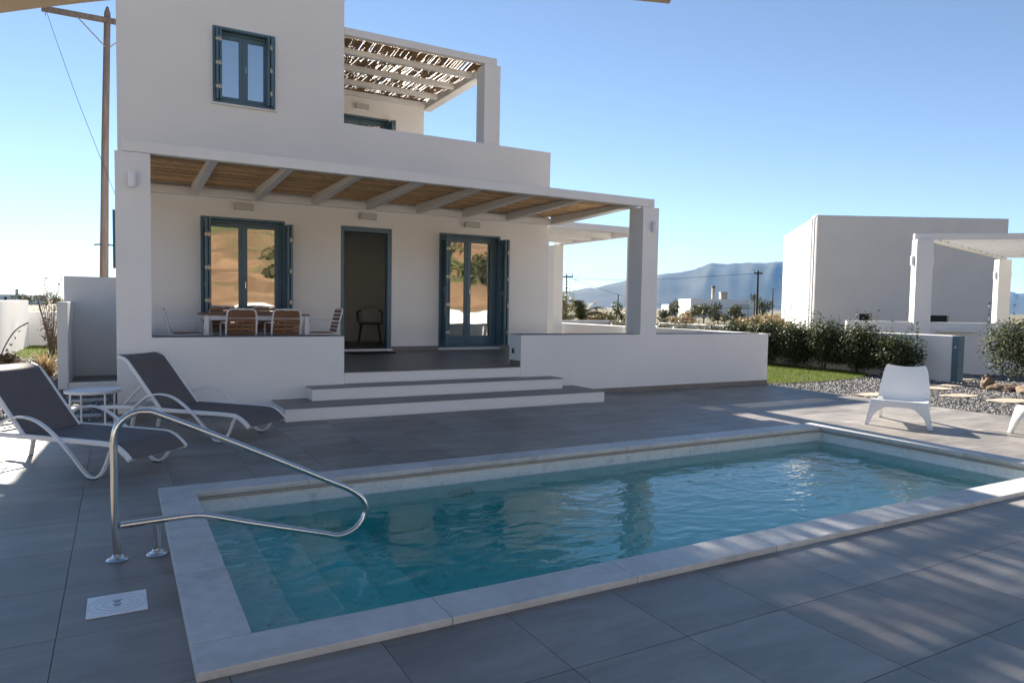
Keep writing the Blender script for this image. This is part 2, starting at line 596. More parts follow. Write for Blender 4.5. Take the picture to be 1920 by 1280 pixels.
def wall_grid(mb, xs, zs, holes, y0, y1, axis='x'):
    """a slab in the xz plane (thickness y0..y1) with rectangular openings; one seamless mesh"""
    xs = sorted(set(xs + [h[0] for h in holes] + [h[1] for h in holes]))
    zs = sorted(set(zs + [h[2] for h in holes] + [h[3] for h in holes]))
    nx, nz = len(xs), len(zs)

    def solid(i, j):
        if i < 0 or j < 0 or i >= nx - 1 or j >= nz - 1:
            return False
        cx, cz = (xs[i] + xs[i + 1]) / 2, (zs[j] + zs[j + 1]) / 2
        return not any(h[0] < cx < h[1] and h[2] < cz < h[3] for h in holes)
    idx = {}
    vs = []; fs = []

    def V(i, j, k):
        key = (i, j, k)
        if key not in idx:
            y = (y0, y1)[k]
            idx[key] = len(vs)
            vs.append((xs[i], y, zs[j]) if axis == 'x' else (y, xs[i], zs[j]))
        return idx[key]
    for i in range(nx - 1):
        for j in range(nz - 1):
            if not solid(i, j):
                continue
            fs.append((V(i, j, 0), V(i + 1, j, 0), V(i + 1, j + 1, 0), V(i, j + 1, 0)))
            fs.append((V(i, j, 1), V(i, j + 1, 1), V(i + 1, j + 1, 1), V(i + 1, j, 1)))
            if not solid(i - 1, j): fs.append((V(i, j, 0), V(i, j + 1, 0), V(i, j + 1, 1), V(i, j, 1)))
            if not solid(i + 1, j): fs.append((V(i + 1, j, 0), V(i + 1, j, 1), V(i + 1, j + 1, 1), V(i + 1, j + 1, 0)))
            if not solid(i, j - 1): fs.append((V(i, j, 0), V(i, j, 1), V(i + 1, j, 1), V(i + 1, j, 0)))
            if not solid(i, j + 1): fs.append((V(i, j + 1, 0), V(i + 1, j + 1, 0), V(i + 1, j + 1, 1), V(i, j + 1, 1)))
    return mb.add(vs, fs)


def bez(pts, n=10):
    """smooth Catmull-Rom through pts"""
    P = [Vector(p) for p in pts]
    out = []
    for i in range(len(P) - 1):
        p0, p1, p2, p3 = P[max(i - 1, 0)], P[i], P[i + 1], P[min(i + 2, len(P) - 1)]
        for k in range(n):
            t = k / n
            out.append(0.5 * ((2 * p1) + (p2 - p0) * t + (2 * p0 - 5 * p1 + 4 * p2 - p3) * t * t + (3 * p1 - p0 - 3 * p2 + p3) * t ** 3))
    out.append(P[-1])
    return out


# ================================================================ SETTING
def ring_sheet(mb, outer, hole, z):
    x0, x1, y0, y1 = outer; a0, a1, b0, b1 = hole
    xs = [x0, a0, a1, x1]; ys = [y0, b0, b1, y1]
    for i in range(3):
        for j in range(3):
            if i == 1 and j == 1:
                continue
            mb.add([(xs[i], ys[j], z), (xs[i + 1], ys[j], z), (xs[i + 1], ys[j + 1], z), (xs[i], ys[j + 1], z)], [(0, 1, 2, 3)])
    return mb


POOL = (0.235, 7.555, 2.785, 5.748)          # outer edge of the coping
CIN = (0.475, 7.325, 3.035, 5.495)           # inner edge of the coping
SHELL = (0.455, 7.345, 3.015, 5.515)         # pool walls
tag(ring_sheet(MB(), (-9000, 9000, -9000, 9000), (0.30, 7.50, 2.85, 5.70), -0.03).build('ground', 'ground', recalc=False), kind='structure')

# deck: a grout bed with one object for each tile in view
deck = tag(ring_sheet(MB(), (-6.2, 10.8, -3.2, 9.36), (0.30, 7.50, 2.85, 5.70), -0.006).build('deck', 'grout', recalc=False), kind='structure')
TS, TX, TY = 0.597, -0.245, 2.223
J = 0.0013


def project(p):
    v = Vector(p) - EYE
    d = v.dot(_f)
    if d < 0.2:
        return None
    return 960 + FPX * v.dot(CR) / d, 640 + FPX * v.dot(CD) / d


def in_view(p, m=120):
    q = project(p)
    return q is not None and -m < q[0] < 1920 + m and -m < q[1] < 1280 + m


full_me = MB().box(-TS / 2 + J, TS / 2 - J, -TS / 2 + J, TS / 2 - J, -0.010, 0).mesh('deck_tile', bevel=0.0015)
full_me.materials.append(MAT['tile'])
rest = MB()
ntile = 0
for i in range(-10, 19):
    for j in range(-9, 13):
        x0, x1 = TX + i * TS, TX + (i + 1) * TS
        y0, y1 = TY + j * TS, TY + (j + 1) * TS
        cx0, cx1, cy0, cy1 = max(x0, -6.2), min(x1, 10.8), max(y0, -3.2), min(y1, 9.36)
        if cx1 - cx0 < 0.02 or cy1 - cy0 < 0.02:
            continue
        a0, a1, b0, b1 = POOL[0] + 0.05, POOL[1] - 0.05, POOL[2] + 0.05, POOL[3] - 0.05
        poly = None
        whole = abs(cx1 - cx0 - TS) < 1e-4 and abs(cy1 - cy0 - TS) < 1e-4
        if cx0 < a1 and cx1 > a0 and cy0 < b1 and cy1 > b0:      # meets the pool
            if cx0 >= a0 and cx1 <= a1 and cy0 >= b0 and cy1 <= b1:
                continue
            ox0, ox1, oy0, oy1 = max(cx0, a0), min(cx1, a1), max(cy0, b0), min(cy1, b1)
            whole = False
            lx, ly = ox0 > cx0, oy0 > cy0
            hx, hy = ox1 < cx1, oy1 < cy1
            X0, X1, Y0, Y1 = cx0 + J, cx1 - J, cy0 + J, cy1 - J
            if (lx or hx) and (ly or hy):
                if lx and ly: poly = [(X0, Y0), (X1, Y0), (X1, oy0), (ox0, oy0), (ox0, Y1), (X0, Y1)]
                if lx and hy: poly = [(X0, Y0), (ox0, Y0), (ox0, oy1), (X1, oy1), (X1, Y1), (X0, Y1)]
                if hx and ly: poly = [(X0, Y0), (X1, Y0), (X1, Y1), (ox1, Y1), (ox1, oy0), (X0, oy0)]
                if hx and hy: poly = [(ox1, Y0), (X1, Y0), (X1, Y1), (X0, Y1), (X0, oy1), (ox1, oy1)]
            elif lx: cx1 = ox0 + J
            elif hx: cx0 = ox1 - J
            elif ly: cy1 = oy0 + J
            else: cy0 = oy1 - J
        if poly is None:
            poly = [(cx0 + J, cy0 + J), (cx1 - J, cy0 + J), (cx1 - J, cy1 - J), (cx0 + J, cy1 - J)]
        cen = Vector(((cx0 + cx1) / 2, (cy0 + cy1) / 2, 0))
        if in_view(cen, 260) and ntile < 298:
            if whole:
                o = link('deck_tile', full_me, deck); o.location = cen
            else:
                MB().prism(poly, -0.010, 0).build('deck_tile', 'tile', deck)
            ntile += 1
        else:
            rest.prism(poly, -0.010, 0)
tag(rest.build('deck_tile', 'tile', deck), kind='stuff')

# pool ------------------------------------------------------------
pool = MB()
x0, x1, y0, y1 = SHELL
ZF = -1.22
pool.add([(x0, y0, ZF), (x1, y0, ZF), (x1, y1, ZF), (x0, y1, ZF), (x0, y0, 0), (x1, y0, 0), (x1, y1, 0), (x0, y1, 0)],
         [(0, 1, 2, 3), (0, 4, 5, 1), (1, 5, 6, 2), (2, 6, 7, 3), (3, 7, 4, 0)])
pool = tag(pool.build('pool', 'pooltile', recalc=False), kind='structure')
for k, (xe, z) in enumerate(((0.79, -0.33), (1.09, -0.53), (1.40, -0.74), (1.71, -0.95))):
    xs = x0 + 0.001 if k == 0 else (0.79, 1.09, 1.40, 1.71)[k - 1] + 0.001
    MB().box(xs, xe, y0 + 0.002, y1 - 0.002, ZF, z).build('pool_step', 'pooltile', pool, bevel=0.012, segs=2)
MB().box(CIN[0] - 0.012, CIN[0] - 0.004, CIN[2], CIN[3], -0.032, -0.006).build('lip', 'lip', pool)
MB().box(CIN[1] + 0.004, CIN[1] + 0.012, CIN[2], CIN[3], -0.032, -0.006).build('lip', 'lip', pool)
MB().box(CIN[0] - 0.004, CIN[1] + 0.004, CIN[3] + 0.004, CIN[3] + 0.012, -0.032, -0.006).build('lip', 'lip', pool)
lt = MB().lathe([(0.13, 0), (0.13, 0.012), (0.10, 0.02), (0.095, 0.012), (0.02, 0.014)], n=24)
lt.v = [(2.6 + a, SHELL[3] - 0.002 - c, -0.42 + b) for a, b, c in lt.v]
lt.build('pool_light', 'lampbox', pool, smooth=True)


def coping_stone(x0, x1, y0, y1):
    MB().box(x0 + 0.0012, x1 - 0.0012, y0 + 0.0012, y1 - 0.0012, -0.005, 0.035).build('coping_stone', 'coping', pool, bevel=0.009, segs=2)


def split(a, b, n):
    return [(a + (b - a) * k / n, a + (b - a) * (k + 1) / n) for k in range(n)]


for a, b in split(POOL[0], POOL[1], 7):
    coping_stone(a, b, POOL[2], CIN[2])
    coping_stone(a, b, CIN[3], POOL[3])
for a, b in split(CIN[2], CIN[3], 3):
    coping_stone(POOL[0], CIN[0], a, b)
    coping_stone(CIN[1], POOL[1], a, b)
WZ = -0.135
tag(MB().box(SHELL[0] - 0.01, SHELL[1] + 0.01, SHELL[2] - 0.01, SHELL[3] + 0.01, ZF - 0.01, WZ).build('pool_water', 'water', recalc=True), kind='structure')

# garden beds and lawn
tag(MB().add([(10.8, -6, -0.012), (24, -6, -0.012), (24, 9.3, -0.012), (10.8, 9.3, -0.012)], [(0, 1, 2, 3)]).build('gravel_bed', 'gravel_bed', recalc=False), kind='structure')
tag(MB().add([(-7, 9.36, -0.012), (-0.05, 9.36, -0.012), (-0.05, 19.6, -0.012), (-7, 19.6, -0.012)], [(0, 1, 2, 3)]).build('gravel_bed', 'gravel_bed', recalc=False), kind='structure')
LAWN = [(10.9, 9.30), (11.8, 9.2), (12.6, 9.22), (13.4, 9.31), (14.2, 9.55), (14.75, 9.85), (15.05, 10.4), (15.05, 17.0), (10.9, 17.0)]
tag(MB().prism(LAWN, -0.03, 0.012).build('lawn', 'soil'), kind='structure')
LAWN2 = [(-2.3, 19.5), (-0.2, 19.4), (-0.2, 24.8), (-2.3, 24.8)]
tag(MB().prism(LAWN2, -0.03, 0.012).build('lawn', 'soil'), kind='structure')


def inside(p, poly):
    c = False
    for i in range(len(poly)):
        (xa, ya), (xb, yb) = poly[i], poly[i - 1]
        if (ya > p[1]) != (yb > p[1]) and p[0] < (xb - xa) * (p[1] - ya) / (yb - ya) + xa:
            c = not c
    return c


def blades(poly, n, h, w, name):
    xs = [p[0] for p in poly]; ys = [p[1] for p in poly]
    mb = MB(); k = 0
    while k < n:
        x, y = random.uniform(min(xs), max(xs)), random.uniform(min(ys), max(ys))
        if not inside((x, y), poly):
            continue
        k += 1
        a = random.uniform(0, 6.283); hh = h * random.uniform(0.6, 1.3); le = hh * random.uniform(0.2, 0.7); b = random.uniform(0, 6.283)
        dx, dy = math.cos(a) * w, math.sin(a) * w
        tx, ty = x + math.cos(b) * le, y + math.sin(b) * le
        mb.add([(x - dx, y - dy, 0.0), (x + dx, y + dy, 0.0), (tx, ty, hh)], [(0, 1, 2)])
    return tag(mb.build(name, 'grass', recalc=False), kind='stuff')


blades([p if p[1] < 13.5 else (p[0], 13.5) for p in LAWN], 42000, 0.05, 0.005, 'grass')
blades(LAWN2, 9000, 0.055, 0.007, 'grass')


def pebbles(region, n, smin, smax, keep=None):
    x0, x1, y0, y1 = region
    mb = MB(); k = 0
    while k < n:
        x, y = random.uniform(x0, x1), random.uniform(y0, y1)
        if keep and not keep(x, y):
            continue
        k += 1
        s = random.uniform(smin, smax); a = random.uniform(0, 6.28)
        ca, sa = math.cos(a), math.sin(a)
        sx, sy, sz = s * random.uniform(0.8, 1.4), s * random.uniform(0.6, 1.0), s * random.uniform(0.4, 0.75)
        pts = []
        for px, py, pz in ((1, 0, 0.1), (0.2, 1, 0), (-1, 0.2, 0.1), (0, -1, 0), (0.15, 0.1, 1), (0, 0, -0.6)):
            px *= sx * random.uniform(0.8, 1.15); py *= sy * random.uniform(0.8, 1.15); pz *= sz
            pts.append((x + px * ca - py * sa, y + px * sa + py * ca, -0.006 + sz * 0.45 + pz))
        mb.add(pts, [(0, 1, 4), (1, 2, 4), (2, 3, 4), (3, 0, 4), (1, 0, 5), (2, 1, 5), (3, 2, 5), (0, 3, 5)])
    return tag(mb.build('gravel', 'pebble', recalc=False), kind='stuff')


pebbles((10.85, 17.4, 4.2, 9.9), 21000, 0.012, 0.027, lambda x, y: not inside((x, y), LAWN) and not (14.95 < x < 15.25 and y > 8.2))
pebbles((-3.2, -0.06, 9.4, 19.4), 14000, 0.013, 0.028, lambda x, y: not (x > -0.9 and y > 12.85))


def flagstone(cx, cy, rx, ry, mat, label, rz=0.0):
    n = 9
    poly = []
    for k in range(n):
        a = k * 2 * math.pi / n
        r = random.uniform(0.82, 1.1)
        px, py = math.copysign(abs(math.cos(a)) ** 0.6, math.cos(a)) * rx * r, math.copysign(abs(math.sin(a)) ** 0.6, math.sin(a)) * ry * r
        poly.append((cx + px * math.cos(rz) - py * math.sin(rz), cy + px * math.sin(rz) + py * math.cos(rz)))
    o = MB().prism(poly, -0.02, 0.022).build('stepping_stone', mat, bevel=0.006)
    tag(o, label, 'stepping stone', 'stepping stones in the gravel')


flagstone(12.65, 5.98, 0.40, 0.24, 'flag', 'sandy stepping stone in the gravel, nearest the right picture edge')
flagstone(12.55, 6.70, 0.36, 0.20, 'flag', 'sandy stepping stone just right of the white lounge chair')
flagstone(13.35, 7.55, 0.30, 0.24, 'flag', 'orange sandy stepping stone behind the white lounge chair, right side')
flagstone(11.25, 7.38, 0.36, 0.2, 'flag', 'sandy stepping stone at the deck edge left of the white lounge chair')
flagstone(14.2, 7.70, 0.26, 0.18, 'flag', 'stepping stone in front of the blue gate post')
flagstone(15.9, 8.38, 0.34, 0.2, 'flag', 'stepping stone lying in the gate opening of the white boundary wall')
flagstone(-0.36, 9.82, 0.20, 0.13, 'flag_grey', 'grey stepping stone under the round white side table')
flagstone(-0.55, 10.55, 0.24, 0.14, 'flag_grey', 'grey stepping stone behind the round white side table')
flagstone(-0.40, 11.35, 0.24, 0.14, 'flag_grey', 'grey stepping stone before the low curb of the half walls')


def rock(cx, cy, rx, ry, rz, label, mat='rock'):
    bm = bmesh.new()
    bmesh.ops.create_icosphere(bm, subdivisions=3, radius=1)
    off = Vector((cx * 3, cy * 3, 0))
    for v in bm.verts:
        n = noise.noise(v.co * 1.3 + off) * 0.35 + noise.noise(v.co * 3.5 + off) * 0.12
        v.co = v.co * (1 + n)
        v.co = Vector((v.co.x * rx, v.co.y * ry, max(v.co.z, -0.3) * rz + rz * 0.25))
    me = bpy.data.meshes.new('garden_rock'); bm.to_mesh(me); bm.free()
    me.materials.append(MAT[mat])
    o = link('garden_rock', me); o.location = (cx, cy, 0)
    tag(o, label, 'rock', 'rocks edging the planting')


rock(14.45, 7.22, 0.13, 0.11, 0.21, 'pointed grey-brown rock at the left foot of the right-hand bush', 'rock')
rock(14.32, 6.88, 0.20, 0.24, 0.11, 'low ochre rock in the middle of the bush edging')
rock(14.36, 6.42, 0.23, 0.28, 0.125, 'long ochre rock at the right end of the bush edging')
rock(-2.0, 17.6, 0.26, 0.2, 0.2, 'brown rock beside the small lawn by the far left wall')
# ================================================================ HOUSE
house = thing('house', 'two-storey white house with blue shutters, terrace and cane-covered pergolas', 'house')
HX0, HX1, FY, BY = 0.0, 7.57, 12.07, 19.0
Y0 = 9.34
FT0, FT1 = 0.492, 0.575                     # terrace floor height at its front edge and at the facade
Z1 = 3.45                                   # upper floor level
DOORS = [(1.127, 2.413, 0.60, 2.75), (3.347, 4.265, 0.60, 2.75), (5.184, 6.46, 0.60, 2.75)]
UWIN = (1.314, 2.254, 4.52, 5.71)
# ground-floor and tower front wall in one plane, no seam
w = MB()
wall_grid(w, [HX0, 3.39, HX1], [0.0, 4.49, 7.1], DOORS + [UWIN] + [(3.39, HX1, 4.49, 7.1)], FY, FY + 0.28)
w.build('wall', 'stucco', house, bevel=0.012, segs=2)
MB().box(HX0, HX0 + 0.28, FY + 0.281, BY, 0, 7.1).build('wall', 'stucco', house)
ADDED_SIDEW = (13.1, 14.9, 0.62, 2.70)  # unseen side opening, added to let sky light into the room
wall_grid(MB(), [FY + 0.281, BY], [0, 3.30], [ADDED_SIDEW], HX1 - 0.28, HX1, axis='y').build('wall', 'stucco', house)
added_window = MB()
for a, b, c, d in ((13.1, 13.16, 0.62, 2.70), (14.84, 14.9, 0.62, 2.70), (13.16, 14.84, 2.64, 2.70), (13.16, 14.84, 0.62, 0.70), (13.97, 14.03, 0.70, 2.64)):
    added_window.box(HX1 - 0.15, HX1 - 0.08, a, b, c, d)
added_window = added_window.build('window', 'blue', house, bevel=0.004)  # frame of the added side opening that brightens the interior
for a, b in ((13.16, 13.97), (14.03, 14.84)):
    MB().box(HX1 - 0.118, HX1 - 0.112, a, b, 0.70, 2.64).build('pane', 'glass', added_window)
MB().box(HX0 + 0.281, HX1 - 0.281, BY - 0.28, BY, 0, 3.30).build('wall', 'stucco', house)
MB().box(HX0 + 0.281, 3.39, BY - 0.28, BY, 3.302, 7.1).build('wall', 'stucco', house)
wall_grid(MB(), [FY + 0.281, BY - 0.281], [3.302, 7.1], [], 3.11, 3.39, axis='y').build('wall', 'stucco', house)
MB().box(HX0 + 0.281, 3.109, FY + 0.281, BY - 0.281, 6.85, 7.0).build('roof', 'stucco', house)
MB().box(HX0 + 0.281, HX1 - 0.281, FY + 0.281, BY - 0.281, 3.10, 3.298).build('ceiling_slab', 'inwall', house)
# parapet round the balcony
MB().box(HX1 - 0.24, HX1, FY + 0.281, BY, 3.302, 4.489).build('parapet', 'stucco', house, bevel=0.012, segs=2)
MB().box(3.392, HX1 - 0.242, FY + 0.281, BY, 3.302, 3.45).build('balcony_floor', 'tile_dark', house)
# upper room set back behind the balcony
UB = 15.0
UDOOR = (4.05, 5.21, 3.46, 5.44)
wall_grid(MB(), [3.392, 6.03], [3.452, 6.02], [UDOOR], UB, UB + 0.25).build('wall', 'stucco', house, bevel=0.01)
MB().box(5.78, 6.03, UB + 0.252, BY, 3.452, 6.02).build('wall', 'stucco', house)
MB().box(3.392, 5.778, BY - 0.25, BY, 3.452, 6.02).build('wall', 'stucco', house)
MB().box(3.392, 5.778, UB + 0.252, BY - 0.252, 5.85, 6.0).build('roof', 'stucco', house)
# interior shell seen through the open door and the glass
MB().add([(0.3, FY + 0.285, 0.58), (7.27, FY + 0.285, 0.58), (7.27, 15.3, 0.58), (0.3, 15.3, 0.58)], [(0, 1, 2, 3)]).build('interior_floor', 'infloor', house, recalc=False)
MB().box(0.3, 7.27, 15.3, 15.4, 0.58, 3.1).build('interior_wall', 'inwall', house)

def rafter(xa, xb, ya, yb, za, zb):
    MB().add([(xa, ya, za), (xb, ya, za), (xb, yb, zb), (xa, yb, zb), (xa, ya, 3.204), (xb, ya, 3.204), (xb, yb, 3.204), (xa, yb, 3.204)],
             [(0, 3, 2, 1), (4, 5, 6, 7), (0, 1, 5, 4), (2, 3, 7, 6), (1, 2, 6, 5), (3, 0, 4, 7)]).build('rafter', 'trim', house, bevel=0.004)


# front pergola -----------------------------------------------------
for a, b in ((-0.03, 0.335), (7.72, 8.06)):
    MB().box(a, b, Y0, Y0 + 0.37, 0.972, 3.122).build('pillar', 'stucco', house)
MB().box(0.048, 7.972, Y0 + 0.012, Y0 + 0.13, 3.13, 3.265).build('fascia', 'trim', house, bevel=0.006)
MB().box(0.30, HX1 - 0.02, FY - 0.11, FY - 0.002, 3.045, 3.165).build('wall_plate', 'trim', house, bevel=0.005)
for k in range(7):
    x = 0.99 + 0.92 * k
    rafter(x, x + 0.10, Y0 + 0.128, FY - 0.112, 3.134, 3.05)
rafter(7.53, 7.718, Y0 + 0.128, FY - 0.112, 3.126, 3.045)
rafter(0.06, 0.20, Y0 + 0.372, FY - 0.112, 3.126, 3.045)
cane = MB()
y = Y0 + 0.135
while y < FY - 0.01:
    d = random.uniform(0.009, 0.014)
    xa = 0.07 + random.uniform(-0.02, 0.02)
    while xa < 7.68:
        xb = min(xa + random.uniform(1.6, 3.2), 7.70 + random.uniform(-0.02, 0.03))
        zc = 3.213 + random.uniform(-0.003, 0.004)
        yw = random.uniform(-0.003, 0.003)
        cane.tube([(xa, y, zc), ((xa + xb) / 2, y + yw, zc + random.uniform(-0.003, 0.003)), (xb, y, zc)], d * 0.62, 5)
        xa = xb + 0.003
    y += d * 1.02
tag(cane.build('cane_cover', 'cane', house, recalc=False), kind='stuff')
top = MB().box(0.06, 7.71, Y0 + 0.14, FY - 0.01, 3.228, 3.236)
top.build('cane_backing', 'cane', house)

# terrace: walls, floor, steps --------------------------------------
MB().box(-0.03, 2.64, Y0 + 0.0, Y0 + 0.37, 0, 0.972).build('terrace_wall', 'stucco', house)
MB().box(0.337, 2.63, Y0 + 0.010, Y0 + 0.36, 0.973, 0.981).build('wall_cap', 'stonecap', house)
MB().box(5.385, 10.85, Y0, Y0 + 0.37, 0, 0.972).build('terrace_wall', 'stucco', house)
for a, b in ((5.395, 7.718), (8.062, 10.60)):
    MB().box(a, b, Y0 + 0.010, Y0 + 0.36, 0.973, 0.981).build('wall_cap', 'stonecap', house)
MB().box(10.60, 10.85, Y0 + 0.371, 17.2, 0, 0.975).build('terrace_wall', 'stucco', house, bevel=0.008)
MB().box(-0.03, 0.25, Y0 + 0.372, FY - 0.001, 0, 0.975).build('terrace_wall', 'stucco', house, bevel=0.008)
fl = MB()
fl.add([(0.25, Y0 + 0.03, 0), (10.6, Y0 + 0.03, 0), (10.6, FY - 0.001, 0), (0.25, FY - 0.001, 0),
        (0.25, Y0 + 0.03, FT0), (10.6, Y0 + 0.03, FT0), (10.6, FY - 0.001, FT1), (0.25, FY - 0.001, FT1)],
       [(0, 3, 2, 1), (4, 5, 6, 7), (0, 1, 5, 4), (1, 2, 6, 5), (2, 3, 7, 6), (3, 0, 4, 7)])
fl.build('terrace_floor', 'tile_dark', house)
MB().box(7.57, 10.59, FY + 0.002, 17.1, 0, FT1).build('terrace_floor', 'tile_dark', house)
for k, (a, b, yf, z0, z1) in enumerate(((1.70, 6.36, 8.49, 0.0, 0.164), (2.13, 5.93, 8.98, 0.166, 0.328), (2.642, 5.384, Y0 + 0.004, 0.33, FT0 - 0.004))):
    yb = Y0 - 0.001 if k < 2 else Y0 + 0.029
    st = MB().box(a, b, yf, yb, z0, z1 - 0.010).build('step', 'stucco', house, bevel=0.006)
    if k < 2:
        MB().box(a - 0.006, b + 0.006, yf - 0.006, yb, z1 - 0.009, z1).build('tread', 'tile', st, bevel=0.003)
    else:
        MB().box(a, b, yf - 0.006, yb + 0.05, z1 - 0.009, z1 + 0.004).build('tread', 'tile_dark', st, bevel=0.003)
for a, b in ((-0.03, 1.698), (6.362, 10.85)):
    MB().box(a, b, Y0 - 0.010, Y0 - 0.001, 0, 0.085).build('skirting', 'skirt', house)
for a, b in ((0.26, 3.345), (4.267, 5.182), (6.462, 7.56)):
    MB().box(a, b, FY - 0.010, FY - 0.001, FT1 - 0.01, 0.655).build('skirting', 'skirt', house)
MB().box(5.375, 5.384, Y0 + 0.006, Y0 + 0.335, FT0 - 0.005, FT0 + 0.085).build('skirting', 'skirt', house)
oo = MB().box(5.374, 5.384, Y0 + 0.19, Y0 + 0.27, 0.675, 0.765).build('wall_outlet', 'outlet', house, bevel=0.003)
MB().box(5.3715, 5.3738, Y0 + 0.205, Y0 + 0.255, 0.69, 0.75).build('outlet_cover', 'dark', oo)


# openings ----------------------------------------------------------
def bar_frame(mb, x0, x1, z0, z1, y0, y1, w, wb=None):
    wb = wb or w
    mb.box(x0, x0 + w, y0, y1, z0, z1); mb.box(x1 - w, x1, y0, y1, z0, z1)
    mb.box(x0 + w, x1 - w, y0, y1, z1 - w, z1); mb.box(x0 + w, x1 - w, y0, y1, z0, z0 + wb)
    return mb


def casement(x0, x1, z0, z1, fy, wb):
    """blue-lined reveal with two glazed sashes set back in it"""
    fr = bar_frame(MB(), x0 + 0.001, x1 - 0.001, z0, z1 - 0.001, fy - 0.012, fy + 0.235, 0.04, 0.03).build('window', 'blue', house, bevel=0.004)
    xm = (x0 + x1) / 2
    y = fy + 0.10
    bar_frame(MB(), x0 + 0.042, x1 - 0.042, z0 + 0.031, z1 - 0.042, y, y + 0.07, 0.035, 0.02).build('frame', 'blue', fr, bevel=0.004)
    for a, b in ((x0 + 0.079, xm - 0.002), (xm + 0.002, x1 - 0.079)):
        bar_frame(MB(), a, b, z0 + 0.053, z1 - 0.079, y + 0.012, y + 0.06, 0.066, wb).build('sash', 'blue', fr, bevel=0.005)
        MB().box(a + 0.064, b - 0.064, y + 0.033, y + 0.039, z0 + 0.05 + wb, z1 - 0.143).build('pane', 'glass', fr)
    MB().box(xm - 0.022, xm + 0.022, y - 0.002, y + 0.0115, z0 + 0.06, z1 - 0.085).build('mullion', 'blue', fr, bevel=0.004)
    MB().box(xm + 0.028, xm + 0.042, y - 0.014, y + 0.0115, (z0 + z1) / 2 - 0.06, (z0 + z1) / 2 + 0.05).build('handle', 'steel', fr, bevel=0.003)
    return fr


def shutter(x, z0, z1, fy, nh, side, D=0.25, back=0.06):
    """folded pair of louvred leaves standing square to the wall; each leaf is a part"""
    for k in (0, 1):
        st = MB(); lou = MB()
        xo = x + side * k * 0.05
        a, b = min(xo, xo + side * 0.034), max(xo, xo + side * 0.034)
        y0, y1 = fy - D + 0.02 * k, fy + back
        bar = [(y0, y0 + 0.05, z0, z1), (y1 - 0.05, y1, z0, z1)] + [(y0 + 0.05, y1 - 0.05, zz, zz + 0.08) for zz in (z0, (z0 + z1) / 2 - 0.04, z1 - 0.08)]
        for ya, yb, za, zb in bar:
            st.box(a, b, ya, yb, za, zb)
        s = st.build('shutter', 'blue', house, bevel=0.003)
        z = z0 + 0.085
        ma, mb_ = (a + 0.004, b - 0.004)
        zz = []
        while z < z1 - 0.105:
            if abs(z + 0.015 - (z0 + z1) / 2) > 0.05:
                lou.add([(ma, y0 + 0.05, z), (mb_, y0 + 0.05, z + 0.022), (mb_, y1 - 0.05, z + 0.022), (ma, y1 - 0.05, z),
                         (ma, y0 + 0.05, z + 0.006), (mb_, y0 + 0.05, z + 0.028), (mb_, y1 - 0.05, z + 0.028), (ma, y1 - 0.05, z + 0.006)],
                        [(0, 1, 2, 3), (7, 6, 5, 4), (0, 4, 5, 1), (3, 2, 6, 7), (0, 3, 7, 4), (1, 5, 6, 2)])
            z += 0.032
        tag(lou.build('louvre', 'blue_in', s), kind='stuff')
        if k == 0:
            for h in range(nh):
                zc = z0 + (z1 - z0) * (h + 0.5) / nh
                hb = MB().box(x + side * 0.002 - 0.012, x + side * 0.066 + 0.012, fy - D - 0.006, fy - D - 0.001, zc - 0.022, zc + 0.022)
                hb.tube([(x + side * 0.042, fy - D - 0.008, zc - 0.04), (x + side * 0.042, fy - D - 0.008, zc + 0.04)], 0.008, 8)
                hb.build('hinge', 'brass', s)


for (x0, x1, z0, z1), nh in ((DOORS[0], 4), (DOORS[2], 4)):
    casement(x0, x1, z0 + 0.02, z1, FY, 0.16)
    shutter(x0 + 0.043, z0 + 0.06, z1 - 0.05, FY, nh, 1)
    shutter(x1 + 0.075, z0 + 0.06, z1 - 0.07, FY, nh, -1, back=-0.014)
    MB().box(x0 - 0.02, x1 + 0.02, FY - 0.03, FY + 0.14, z0 - 0.012, z0 + 0.018).build('threshold', 'marble', house, bevel=0.004)
casement(UWIN[0], UWIN[1], UWIN[2] + 0.02, UWIN[3], FY, 0.075)
shutter(UWIN[0] + 0.043, UWIN[2] + 0.055, UWIN[3] - 0.045, FY, 3, 1, D=0.10, back=0.085)
shutter(UWIN[1] - 0.043, UWIN[2] + 0.055, UWIN[3] - 0.045, FY, 3, -1, D=0.10, back=0.085)
MB().box(UWIN[0] - 0.03, UWIN[1] + 0.03, FY - 0.035, FY + 0.14, UWIN[2] - 0.02, UWIN[2] + 0.012).build('window_sill', 'marble', house, bevel=0.004)
casement(UDOOR[0], UDOOR[1], UDOOR[2], UDOOR[3], UB, 0.16)
shutter(UDOOR[1] - 0.004 + 0.075, UDOOR[2] + 0.02, UDOOR[3] - 0.05, UB, 4, -1, back=-0.014)
# front door: frame, leaf swung inwards, mat
x0, x1, z0, z1 = DOORS[1]
df = MB()
df.box(x0, x0 + 0.06, FY + 0.015, FY + 0.15, z0, z1); df.box(x1 - 0.075, x1, FY + 0.015, FY + 0.15, z0, z1); df.box(x0 + 0.06, x1 - 0.075, FY + 0.015, FY + 0.15, z1 - 0.085, z1)
df = df.build('door', 'blue', house, bevel=0.004)
lf = MB().box(x0 + 0.062, x0 + 0.105, FY + 0.16, FY + 0.94, z0 + 0.015, z1 - 0.09)
for zz in (z0 + 0.15, z0 + 1.15):
    lf.box(x0 + 0.106, x0 + 0.110, FY + 0.28, FY + 0.82, zz, zz + 0.80)
lf.build('door_leaf', 'blue', df, bevel=0.004)
MB().tube([(x0 + 0.105, FY + 0.86, z0 + 1.05), (x0 + 0.155, FY + 0.86, z0 + 1.05), (x0 + 0.155, FY + 0.75, z0 + 1.05)], 0.009, 8).build('handle', 'steel', df, smooth=True)
